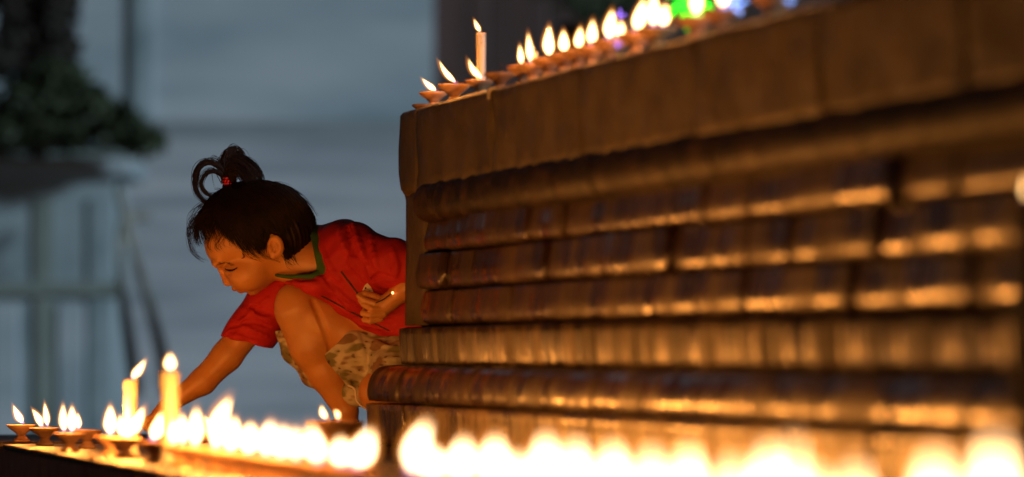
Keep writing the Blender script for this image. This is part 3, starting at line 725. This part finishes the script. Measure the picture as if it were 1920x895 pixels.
        for ax_ in range(3):
            o1, o2 = [(1,2),(2,0),(0,1)][ax_]
            A = [slice(None)]*3; B = [slice(None)]*3
            A[ax_] = slice(0, F.shape[ax_]-1); B[ax_] = slice(1, None)
            ch = ins[tuple(A)] != ins[tuple(B)]; e = np.argwhere(ch); e = e[(e[:,o1] > 0) & (e[:,o2] > 0) & (e[:,o1] < F.shape[o1]-1) & (e[:,o2] < F.shape[o2]-1)]
            flip = ins[e[:,0], e[:,1], e[:,2]]
            def cell(d1, d2):
                q = e.copy(); q[:,o1] -= d1; q[:,o2] -= d2; return vid[q[:,0], q[:,1], q[:,2]]
            q = np.stack([cell(1,1), cell(0,1), cell(0,0), cell(1,0)], 1); q[~flip] = q[~flip][:, ::-1]; Q.append(q)
        Q = np.concatenate(Q); 
        Vw = W(V) if world else V
        return mesh_of(name, Vw, Q, mat)
def tubes(paths, rads, mat, name, n=3):
    """many thin tubes in one mesh, paths in photo units (m, k, 3)"""
    P = np.asarray(paths, float); m_, k_, _ = P.shape; Rr = np.asarray(rads, float)
    T = np.gradient(P, axis=1); T /= np.linalg.norm(T, axis=2, keepdims=True)+1e-9
    ref = np.array([.3,.2,1.]); ref /= np.linalg.norm(ref)
    A = np.cross(T, ref); A /= np.linalg.norm(A, axis=2, keepdims=True)+1e-9; B = np.cross(T, A)
    V = np.zeros((m_, k_, n, 3))
    for i in range(n):
        a = 2*math.pi*i/n; V[:,:,i] = P+(A*math.cos(a)+B*math.sin(a))*Rr[:,:,None]
    ii = np.arange(m_*k_*n).reshape(m_, k_, n); q = []
    for i in range(n):
        j = (i+1) % n; q.append(np.stack([ii[:,:-1,i], ii[:,:-1,j], ii[:,1:,j], ii[:,1:,i]], -1).reshape(-1, 4))
    return mesh_of(name, W(V.reshape(-1, 3)), np.concatenate(q), mat)

def poly_sdf(U, V_, poly):
    p = np.stack(np.broadcast_arrays(U, V_), -1).reshape(-1, 2).astype(float); d = np.full(len(p), 1e9); s_ = np.ones(len(p)); n = len(poly)
    for i in range(n):
        a = poly[i]; b = poly[i-1]; e = b-a; w_ = p-a; t = np.clip((w_@e)/(e@e), 0, 1); q_ = w_-t[:,None]*e; d = np.minimum(d, (q_**2).sum(1))
        c1 = p[:,1] >= a[1]; c2 = p[:,1] < b[1]; c3 = e[0]*w_[:,1] > e[1]*w_[:,0]
        s_ = np.where((c1 & c2 & c3) | (~c1 & ~c2 & ~c3), -s_, s_)
    return (s_*np.sqrt(d)).reshape(np.broadcast(U, V_).shape)
H = 2.0
B = Vol((236, 336, -150), (880, 834, 170), H)
# skull and face
B.ell((480,430,0), (96,84,73), 4)
B.ell((427,462,0), (42,40,50), 14)
B.ell((470,504,0), (49,44,50), 10)
for s_ in (1,-1):
    B.ell((464,517,s_*30), (33,29,26), 12)              # cheeks
    B.ell((408,495,s_*20), (10,8,20), 10, rot=.5)        # brow ridge
B.cap((414,506,0), (424,528,0), 5, 6.2, 7)               # nose bridge
B.ell((427.5,530,0), (8,7,8), 4)
for s_ in (1,-1):
    B.ell((434,531,s_*8), (6.5,5.5,5), 3)
    B.ell((420,512,s_*41), (12,7,13), 9, 's', rot=.5)  # socket
    B.ell((434,508,s_*31), (14,9,11), 4, rot=.35)       # lids
    B.ell((434,538,s_*5), (3,2.6,2.6), 2, 's')
B.ell((441,541,0), (7,5.5,13), 4); B.ell((452,545,0), (7,5.5,11), 4)
B.ell((473,541,0), (14,13,17), 8)
B.cap((443,547.5,-10), (443,547.5,10), 1.4, 1.4, 2, 's')
B.cap((450,543,14), (458,541,22), 1.2, .6, 2.5, 's')
B.cap((462,553,-9), (462,553,9), 2.6, 2.6, 6, 's')
# ear
for s_ in (1,):
    B.ell((521,464,71*s_), (15.5,21,9), 3, rot=-.15); B.cap((521,466,50),(521,466,70),13,13,4)
    B.ell((519,464,80*s_), (9.5,14,8), 2.5, 's', rot=-.15)
    B.ell((511,470,75*s_), (4.5,6,5), 3)
    B.ell((524,467,74*s_), (3,9,4.5), 2.5, rot=-.2)
    B.ell((517,482,71*s_), (6,6,6), 4)
# neck, torso
B.cap((520,482,0), (592,496,-5), 42, 50, 12)
B.ell((650,512,0), (52,58,84), 16); B.ell((720,560,0), (90,68,88), 20); B.ell((800,625,0), (66,60,84), 20)
# reaching arm
B.chain([(560,520,-70),(480,590,-78),(420,668,-70),(375,716,-60),(322,752,-52)], [34,31,28.5,24.5,17], 10)
# reaching hand with five fingers closing on a wick
B.chain([(322,752,-52),(306,766,-50),(292,778,-48)], [15,15,13], 6)
for (dw, ex) in ((-11,0),(-4,3),(3,2),(10,-1)):
    B.chain([(290,776,-48+dw),(276-ex,786,-47+dw),(268-ex,797,-46+dw),(272-ex,806,-45+dw)], [5.6,5.0,4.6,4.0], 2)
B.chain([(306,772,-38),(292,788,-34),(280,799,-36)], [5.8,5.2,4.4], 2.5)
# near arm (elbow behind the stone)
B.chain([(690,490,72),(752,500,122),(820,525,128)], [30,28,25], 10)
B.chain([(820,525,128),(768,541,130),(736,566,128)], [26,22,16.5], 8)
B.chain([(736,567,128),(722,577,126)], [16,17], 6); B.ell((714,584,122), (17,20,12), 7, rot=.5)
wf = 128
fing = [[(729,571,134),(707,571,139),(690,565,138),(678,558,136)], [(727,581,134),(703,581,141),(688,573,137),(681,565,131)],
        [(724,591,132),(700,592,139),(686,589,132),(689,581,124)], [(718,600,128),(699,604,133),(688,601,127),(693,593,120)]]
for f_, r_ in zip(fing, (6.2,6.6,6.2,5.4)):
    B.chain(f_, [r_*1.08, r_, r_*.92, r_*.78], 1.6)
B.chain([(728,567,122),(706,558,128),(690,553,131),(677,556,131)], [7.5,6.6,6,4.8], 2.5)
# upright leg: thigh, knee, shin, foot
B.chain([(790,680,-10),(700,655,0),(612,606,14),(566,577,18)], [56,54,45,38], 12)
B.ell((556,572,20), (37,38,36), 14)
B.ell((548,560,26), (24,22,22), 14)
B.chain([(556,586,20),(585,650,10),(612,700,4),(648,768,0)], [39,40,33,23], 12)
B.ell((600,672,-6), (34,44,34), 14, rot=-.5)
B.chain([(650,774,0),(652,800,0),(600,812,16),(568,815,24)], [22,20,14,9], 8)
B.ell((662,806,-4), (18,15,16), 6)
for q, (dw, L_) in enumerate(((10,0),(17,2),(24,5),(30,9),(36,14))):
    B.cap((572+L_,815,10+dw-8), (558+L_,817,12+dw-8), 6.2 if q == 0 else 5, 5.6 if q == 0 else 4.2, 2)
gp = bez([(u, v, (B.surf_w(u, v) or 40)+.6) for (u, v) in [(590,566),(600,590),(609,614),(617,638),(624,660)]], 3)
for p0_, p1_ in zip(gp[:-1], gp[1:]): B.cap(tuple(p0_), tuple(p1_), 3.4, 3.4, 7, 's')
# kneeling leg
B.chain([(800,660,40),(748,702,72),(716,731,84)], [56,46,36], 12); B.ell((712,734,86), (33,33,33), 10)
B.chain([(712,738,84),(770,780,60),(840,800,40)], [34,30,20], 10); B.chain([(840,804,40),(866,810,30)], [17,12], 6)
body_me = B.mesh('body', M['skin'])
pers = empty('person', (W((600,823,0))[0], YC, 0))
tag(pers, 'small child in red shirt and patterned shorts crouching to tend the lower candles', 'person')
def pc(name, me, parent=None):
    o = bpy.data.objects.new(name, me); link(o, parent or pers)
    if parent is None: o.location = -pers.location
    return o
body = pc('body', body_me)
me = body_me; me.materials.append(M['lip'])
# ---- colour of the lips by face
cen = np.zeros(len(me.polygons)*3); me.polygons.foreach_get('center', cen); cen = cen.reshape(-1, 3)
uu = cen[:,0]/SC+960; vv = 665-(cen[:,2]-HC)/SC; ww = (YC-cen[:,1])/SC
li = (((uu-446)/11)**2 + ((vv-545.5)/6.5)**2 + (ww/17)**2 < 1) & (uu < 459)
me.polygons.foreach_set('material_index', li.astype(np.int32))

# shirt
T = Vol((396, 392, -150), (880, 690, 180), 2.2)
T.ell((642,493,0), (60,82,100), 4); T.ell((690,535,0), (92,92,100), 30); T.ell((775,590,0), (95,92,100), 30)
T.ell((664,468,52), (52,48,50), 20); T.ell((600,470,-40), (50,52,50), 20)
T.cap((600,500,0),(640,515,0), 62, 70, 20); T.ell((602,540,12), (56,34,84), 16); T.ell((565,532,0), (48,26,74), 16)
T.plane((640,576,0), (-.59,.81,-.22), 8)              # belly line above the thigh
T.plane((740,630,0), (.02,1,0), 5)
T.cap((540,545,-66), (500,575,-72), 44, 47, 16)
T.cap((500,575,-72), (456,642,-70), 47, 49, 8)
T.plane((455,641,-70), (-.22,.975,0), 3) if False else None
# cut the reaching sleeve square at its hem
n_ = np.array([-.23,.973]); 
T.op(lambda U,V_,Wz: np.maximum(np.maximum((U-455)*n_[0]+(V_-641)*n_[1], 0)*0+((U-455)*n_[0]+(V_-641)*n_[1]), (U-530)*1.0), (396,600,-150), (535,690,20), 2, 'i') if False else None
S_, X_ = T.sl((396,560,-150), (532,690,170)); dd = ((X_[0]-455)*n_[0]+(X_[1]-641)*n_[1]+0*X_[2]).astype(np.float32); T.F[S_] = np.maximum(T.F[S_], dd)
# near sleeve
T.cap((680,478,74), (740,500,112), 46, 46, 22); T.cap((740,500,112), (786,508,124), 46, 44, 10)
# folds: raised ridges and hollows
def ridge(pts, r, k=7, dw=0, depth=.5, mode='u'):
    P = []
    for (u, v) in pts:
        w_ = T.surf_w(u, v)
        if w_ is None: return
        P.append((u, v, w_-r*depth*(.35 if mode == 'u' else 1)+(0 if mode == 'u' else .4*r)))
    P = bez(P, 3); P = [tuple(p) for p in P]; m_ = len(P)
    T.chain(P, [r*(.35+.65*math.sin(math.pi*(i_+.6)/(m_+.4))) for i_ in range(m_)], k, mode)
for pts, r, dp in [([(665,424),(672,450),(690,490),(700,520)], 6, .55), ([(640,430),(648,460),(668,500),(690,530)], 5, .6),
    ([(700,445),(706,480),(716,510)], 5, .5), ([(612,470),(622,500),(650,540)], 5, .6), ([(596,520),(630,545),(668,590)], 6, .5),
    ([(610,520),(645,552),(690,580)], 4.5, .5), ([(640,575),(672,600),(700,612)], 5, .5), ([(740,470),(748,500),(745,520)], 5, .5),
    ([(690,610),(720,616),(764,612)], 4, .5), ([(530,530),(560,534),(590,532)], 5, .5), ([(524,540),(545,545),(570,545)], 4, .5),
    ([(420,625),(455,600),(500,560)], 4, .55), ([(450,560),(480,575),(508,574)], 5, .5), ([(450,580),(480,592),(505,600)], 4.5, .5), ([(436,600),(465,618),(498,630)], 4, .5)]:
    ridge(pts, r*1.05, 6, 0, dp)
for pts, r in [([(655,428),(661,455),(680,495)], 3), ([(700,530),(716,520),(740,524)], 4), ([(625,528),(660,560),(700,590)], 3), ([(460,570),(490,584),(510,588)], 2.5), ([(600,505),(620,530),(640,556)], 3), ([(430,612),(470,604),(505,612)], 2.5)]:
    ridge(pts, r*1.1, 6, 0, .0, 's')
ridge([(414,622),(440,629),(470,637),(500,645)], 2.4, 3, 0, .4)
ridge([(661,420),(664,436),(670,456),(680,480),(690,505)], 2.6, 3, 0, .0, 's')
ridge([(700,622),(730,623),(764,622)], 2.2, 3, 0, .4)
# soft cloth ripple
S_, X_ = T.sl(T.lo, T.lo+T.h*T.n)
T.F += (1.0*np.sin((X_[0]*.45+X_[1]*.9)*.17+2*np.sin(X_[0]*.03)+X_[2]*.02)*np.sin((X_[0]*.8-X_[1]*.6)*.03+1) + 1.7*np.sin((X_[0]*.9+X_[1]*.7)*.10+1.2*np.sin(X_[1]*.05)+X_[2]*.03)*np.sin((X_[0]*.5-X_[1]*.9)*.035+X_[2]*.05)).astype(np.float32)
# neck hole
npoly = np.array([(480,380),(576,402),(588,430),(597,456),(604,482),(608,506),(601,519),(560,522),(505,520)], float)
dn = poly_sdf(T.ax[0][:,None], T.ax[1][None,:], npoly).astype(np.float32)[:,:,None]+0*T.ax[2][None,None,:]
T.F = np.where(T.ax[2][None,None,:] > -45, np.maximum(T.F, -dn), T.F)
shirt = pc('shirt', T.mesh('shirt', M['shirt']))
# sleeve and waist hems: a thin folded edge
# collar: green ribbed band around the neck
ring = [(583,422),(588,436),(593,450),(600,476),(605,502),(602,514)]
cw = [(u, v, (T.surf_w(u+6, v+1) or 40)-5) for (u, v) in ring]
ctr = bez(cw, 6)
ctr2 = bez([cw[-1], (590,520,78), (565,521,70), (540,520,60), (520,517,44)], 5)
col_ = Vol((490,380,-60), (640,550,140), 1.6)
for a_, bb_ in zip(ctr[:-1], ctr[1:]):
    for q in range(5): col_.cap((a_[0]-4+q*3.4, a_[1]+q*.6, a_[2]-7+q*2.6), (bb_[0]-4+q*3.4, bb_[1]+q*.6, bb_[2]-7+q*2.6), 3.6, 3.6, 2)
col_.chain([tuple(p) for p in ctr2], list(np.linspace(6.5, 2.6, len(ctr2))), 2)
collar = pc('collar', col_.mesh('collar', M['collar']), shirt)
# printed badge on the chest
def decal(name, pts2, mat, vol, lift=.5, parent=None):
    P = []
    for (u, v) in pts2:
        w_ = vol.surf_w(u, v) or 100
        P.append((u, v, w_))
    P = np.array(P); k_ = len(P); V = np.concatenate([P+(0,0,lift), P-(0,0,1.2)]); F = [tuple(range(k_))]+[(i, i+k_, (i+1) % k_+k_, (i+1) % k_) for i in range(k_)]
    return pc(name, mesh_of(name, W(V), F, mat, False), parent)
dp_ = decal('printed_badge', [(683,547),(688,537),(693,533),(699,540),(704,549),(698,551),(692,549)], M['print'], T, 1.2, shirt)
for c_ in ((690,543),(697,546)):
    decal('badge_letter', [(c_[0]+2.2*math.cos(a), c_[1]+2.6*math.sin(a)) for a in np.linspace(0, 2*math.pi, 8)[:-1]], M['hair'], T, 2.0, shirt)
# dark cord across the belly
P = [(u, v, (T.surf_w(u, v) or 60)+.8) for (u, v) in [(606,556),(625,566),(645,577),(665,588),(685,598),(700,605),(716,613),(732,621)]]
pc('drawcord', tubes([P], [[1.3]*len(P)], M['stick'], 'drawcord', 6), shirt)

# shorts
Q = Vol((505, 590, -120), (870, 800, 140), 2.2)
Q.ell((790,670,-5), (100,56,104), 6)
Q.chain([(800,672,-10),(720,668,2),(658,655,12)], [66,62,56], 14)
Q.chain([(800,668,44),(742,694,74)], [60,49], 12)
Q.chain([(528,612,-14),(548,655,-14),(590,702,-10),(640,738,0)], [15,22,24,24], 10)
Q.chain([(640,738,0),(700,742,30)], [24,20], 10)
Q.plane((740,621,0), (0,-1,0), 4)
Q.ell((706,745,100), (40,34,60), 5, 's') if False else None
# leg openings
Q.cap((560,570,24), (622,620,20), 44, 50, 4, 's')
for pts, r in [([(672,630),(682,660),(690,700)], 4), ([(700,640),(735,652),(765,650)], 4), ([(700,668),(735,676),(765,672)], 4), ([(660,690),(690,704),(720,690)], 4.5), ([(640,680),(648,705),(662,730)], 4)]:
    P = [(u, v, (Q.surf_w(u, v) or 0)-r*.4) for (u, v) in pts]; Q.chain([tuple(p) for p in bez(P, 3)], [r]*(len(bez(P, 3))), 7)
S_, X_ = Q.sl(Q.lo, Q.lo+Q.h*Q.n)
Q.F += (1.4*np.sin((X_[0]*.8+X_[1]*1.1)*.09+X_[2]*.04)).astype(np.float32)
shorts = pc('shorts', Q.mesh('shorts', M['shorts']))
P = bez([(655,722,56),(668,730,62),(672,752,60),(690,766,58),(712,768,60)], 5)
pc('piping', tubes([P], [[2.0]*len(P)], M['print'], 'piping', 6), shorts)

# hair
Cx, Cy = 480., 430.
poly = np.array([(330,300),(350,420),(366,440),(384,426),(408,412),(430,412),(448,424),(460,440),(474,456),(490,468),(503,468),(507,456),(512,443),(531,442),(541,458),(534,484),(547,497),(562,489),(575,472),(588,450),(660,400),(640,280)], float)
Hh = Vol((340, 320, -110), (620, 510, 110), 1.8)
Hh.ell((480,432,0), (106,90,80), 4)
Hh.ell((428,462,0), (47,44,54), 10)
Hh.ell((540,440,0), (46,50,66), 10)
Hh.cap((442,366,0), (429,354,0), 24, 10, 16)
# combed ridges running towards the hair tie
tie = np.array([429., 350., 0.]); axv = tie-np.array([480,432,0]); axv /= np.linalg.norm(axv)
e1 = np.cross(axv, (0,0,1)); e1 /= np.linalg.norm(e1); e2 = np.cross(axv, e1)
S_, X_ = Hh.sl(Hh.lo, Hh.lo+Hh.h*Hh.n)
du, dv, dw = X_[0]-480, X_[1]-432, X_[2]
pa = du*e1[0]+dv*e1[1]+dw*e1[2]; pb_ = du*e2[0]+dv*e2[1]+dw*e2[2]; phi = np.arctan2(pb_, pa); rr_ = np.sqrt(pa**2+pb_**2)
Hh.F += (1.0*np.sin(46*phi+2*np.sin(3*phi))+.7*np.sin(83*phi+1.3)+.8*np.sin(19*phi+.5)).astype(np.float32)*np.clip(rr_/60, 0, 1)
d2 = poly_sdf(Hh.ax[0][:,None], Hh.ax[1][None,:], poly).astype(np.float32)[:,:,None]
d2 = d2 + 2.0*np.sin(23*phi+1)+0
kk = 5.; h_ = np.maximum(kk-np.abs(Hh.F-d2), 0)/kk; Hh.F = (np.maximum(Hh.F, d2)+h_*h_*kk*.25).astype(np.float32)
hair = pc('hair', Hh.mesh('hair', M['hair']))
# combed strands over the cap
Cc = np.array([480,432,0.]); Rr = np.array([107,91,81.])
tdir = (tie-Cc)/Rr; tdir /= np.linalg.norm(tdir)
paths, rads = [], []
def slerp(a, b, t):
    om = math.acos(max(-1, min(1, float(a@b)))); 
    return (np.sin((1-t)*om)[:,None]*a+np.sin(t*om)[:,None]*b)/math.sin(om) if om > 1e-3 else np.tile(a, (len(t),1))
KS = 12; tt = np.linspace(0, 1, KS)
hl = bez([(352,446),(370,462),(392,456),(415,450),(436,452),(450,464),(470,478),(490,482),(503,470),(510,444),(531,442),(541,462),(538,486),(550,496),(564,487),(578,468),(586,445),(586,420)], 8)
cnt_ = 0
while cnt_ < 2600:
    if random.random() < .62:
        p = np.array(hl[random.randrange(len(hl))]); u, v = p[0]+random.gauss(0,4), p[1]-abs(random.gauss(0,17))+3
    else:
        u, v = random.uniform(360,588), random.uniform(348,490)
        if poly_sdf(np.array([u]), np.array([v]), poly)[0] > 0: continue
    q2 = 1-((u-Cc[0])/Rr[0])**2-((v-Cc[1])/Rr[1])**2
    if q2 < -.25: continue
    w_ = Rr[2]*math.sqrt(max(q2, .0))*1
    d = np.array([(u-Cc[0])/Rr[0], (v-Cc[1])/Rr[1], w_/Rr[2]]); L0 = np.linalg.norm(d); d /= L0
    g = slerp(d, tdir, tt); lift = L0+(1.0-L0)*np.minimum(tt*2.5, 1) + .012 + random.uniform(0,.025)*np.sin(math.pi*tt)
    P = Cc+g*Rr*lift[:,None]; P += np.stack([random.gauss(0,1)*np.sin(2*math.pi*tt+random.random()*6) for _ in range(3)], 1)*1.2
    if ((((P[:,0]-521)/15)**2+((P[:,1]-464)/20)**2 < 1) & (P[:,2] > 20)).any(): continue
    paths.append(P); rads.append(random.uniform(.4,.75)*np.minimum(1, .25+tt*3)); cnt_ += 1
pc('combed_strands', tubes(paths, rads, M['hair'], 'combed_strands'), hair)['kind'] = 'stuff'
# loose wisps round the forehead, temple and nape
paths, rads = [], []
def wisp(pts, n, spread, r=.55, jit=1.5):
    for q in range(n):
        o_ = np.random.default_rng(len(paths)+5).normal(size=3)*spread
        P = np.array(bez([np.array(p)+np.random.default_rng(len(paths)*7+i_).normal(size=3)*jit+o_ for i_, p in enumerate(pts)], 4))
        t_ = np.linspace(0, 1, 17); I = np.linspace(0, len(P)-1, 17); P = np.stack([np.interp(I, np.arange(len(P)), P[:,j]) for j in range(3)], 1)
        paths.append(P); rads.append(r*(1-.75*t_))
wisp([(392,400,35),(366,420,34),(357,446,32),(362,472,30),(378,486,28)], 14, 2.6, .6)
wisp([(388,395,20),(362,412,16),(356,440,12),(366,478,10),(384,487,8)], 10, 3.4, .55)
wisp([(400,400,40),(372,412,40),(362,432,38),(366,452,36)], 9, 5, .5)
wisp([(385,380,10),(366,396,8),(358,418,6),(352,440,6)], 12, 4, .5)
wisp([(440,420,68),(446,446,62),(452,465,60),(460,478,58),(462,484,57),(457,486,57)], 5, .8, .8, .6)
wisp([(420,410,55),(402,440,50),(396,462,46),(404,474,44)], 14, 5, .5, 2)
wisp([(445,410,66),(424,436,60),(412,456,52),(420,470,50)], 14, 5, .5, 2)
wisp([(455,420,70),(436,440,64),(430,462,56),(440,470,54)], 12, 5, .5, 2)
wisp([(480,450,76),(488,470,70),(500,482,66),(518,488,64),(530,492,62)], 8, 1.6, .5, 1)
wisp([(470,440,76),(466,462,70),(476,480,64),(492,486,62)], 16, 5, .5, 2)
wisp([(500,440,78),(503,462,72),(506,476,70)], 22, 4, .6, 2)
wisp([(540,470,66),(548,490,60),(556,498,56)], 20, 5, .6, 2)
wisp([(530,362,0),(552,372,-4),(574,392,-6),(588,410,-6)], 12, 3, .5)
wisp([(500,350,0),(520,358,0),(545,372,0),(565,388,0)], 10, 3, .5)
pc('loose_wisps', tubes(paths, rads, M['hair'], 'loose_wisps'), hair)['kind'] = 'stuff'
# topknot: loops and fan of hair above the tie
paths, rads = [], []
wisp([(428,344,0),(420,322,4),(402,306,8),(382,307,10),(369,324,10),(366,348,8),(372,366,6),(386,380,4)], 110, 2.6, .9, .9)
wisp([(427,342,2),(412,324,10),(396,322,14),(382,332,14),(378,348,12),(386,362,10),(398,368,8)], 70, 2.0, .85, .8)
wisp([(428,342,0),(424,318,-4),(430,300,-4),(450,297,0),(472,306,4),(486,324,6),(492,346,6)], 110, 2.8, 1.0, 1)
wisp([(428,342,2),(432,316,6),(446,308,10),(464,316,14),(476,334,14),(480,350,12)], 170, 5.0, .95, 1.8)
wisp([(428,342,0),(436,322,12),(450,320,18),(462,334,20),(466,350,20)], 170, 5.0, .95, 1.8)
wisp([(427,344,0),(422,316,2),(424,294,0),(436,281,-2),(450,284,-4),(458,296,-6)], 80, 3.2, .95, 1.6)
wisp([(427,344,0),(418,316,2),(420,300,0),(432,287,-2),(446,290,-4)], 80, 3.2, .95, 1.6)
wisp([(420,318,0),(412,300,2),(402,294,4),(396,302,6)], 8, 2, .5, 1)
wisp([(430,290,0),(430,278,0),(436,270,0)], 4, 2, .45, 1)
wisp([(398,320,10),(400,340,10),(404,356,8)], 2, 1.2, .4, 1)
pc('topknot', tubes(paths, rads, M['hair'], 'topknot'), hair)['kind'] = 'stuff'
tv_ = Vol((405,320,-30), (450,362,30), 1.2)
for q in range(3): tv_.ell((426.5,335+q*5,0), (9.5,3.0,17), 1.4, rot=.05)
pc('hair_tie', tv_.mesh('hair_tie', M['tie']), hair)
# brow and lashes on the skin
def on_skin(pts, lift): return [(u, v, (B.surf_w(u, v) or 40)+lift) for (u, v) in pts]
bp_ = []; br_ = []
for q in range(40):
    t = q/45; u = 408+34*t; v = 496.5-4.4*math.sin(math.pi*min(1, t*1.15))+2.2*t+random.uniform(-2.4,2.4)
    P = np.array(bez(on_skin([(u, v+1), (u+3.5, v-.6), (u+7.5, v+.2)], .3), 3)); bp_.append(P); br_.append(np.linspace(.3, .1, len(P)))
pc('eyebrow', tubes(bp_, br_, M['hair'], 'eyebrow'), body)
L1 = bez(on_skin([(424.5,504.5),(429,507.5),(435,508.5),(442,507),(449,503)], .5), 4)
lp = [np.array(L1)]; 
pc('upper_lash', tubes([L1], [np.interp(np.linspace(0,1,len(L1)), [0,.5,1], [.8,1.9,.9])], M['hair'], 'upper_lash', 6), body)
bp_ = []; br_ = []
for q in range(14):
    p = np.array(L1[1+int(q*(len(L1)-3)/13)]); d = np.array([-3.6+2.6*q/13*1.6, 3.8, 3.0]); P = np.array([p, p+d*.5+(0,-.3,.5), p+d]); bp_.append(P); br_.append([.45,.35,.12])
pc('lashes', tubes(bp_, br_, M['hair'], 'lashes'), body)
L2 = bez(on_skin([(428,502),(436,501),(445,502.5)], .2), 4)


# incense sticks in the near hand
def stick(name, pts, r, label, ember=None):
    o = put(name, tubes([pts], [[r]*len(pts)], M['stick'], name, 8)); tag(o, label, 'incense stick')
    if ember is not None:
        e = W(ember); put('ember', MB().lathe([(.0001,-.0024),(.0016,-.0014),(.0021,0),(.0016,.0016),(.0002,.0026)], 12).mesh('ember', M['ember']), o, tuple(e))
    return o
stick('incense_stick', [(645,512,128),(660,532,130),(676,553,133),(692,570,132)], 1.7, 'dark burnt stick rising left from the pinched fingers over the shirt')
stick('incense_stick', [(690,566,140),(710,570,144),(722,565,147),(739,553,150)], 1.2, 'thin smouldering stick with a glowing tip pointing at the forearm', (741,552,151))
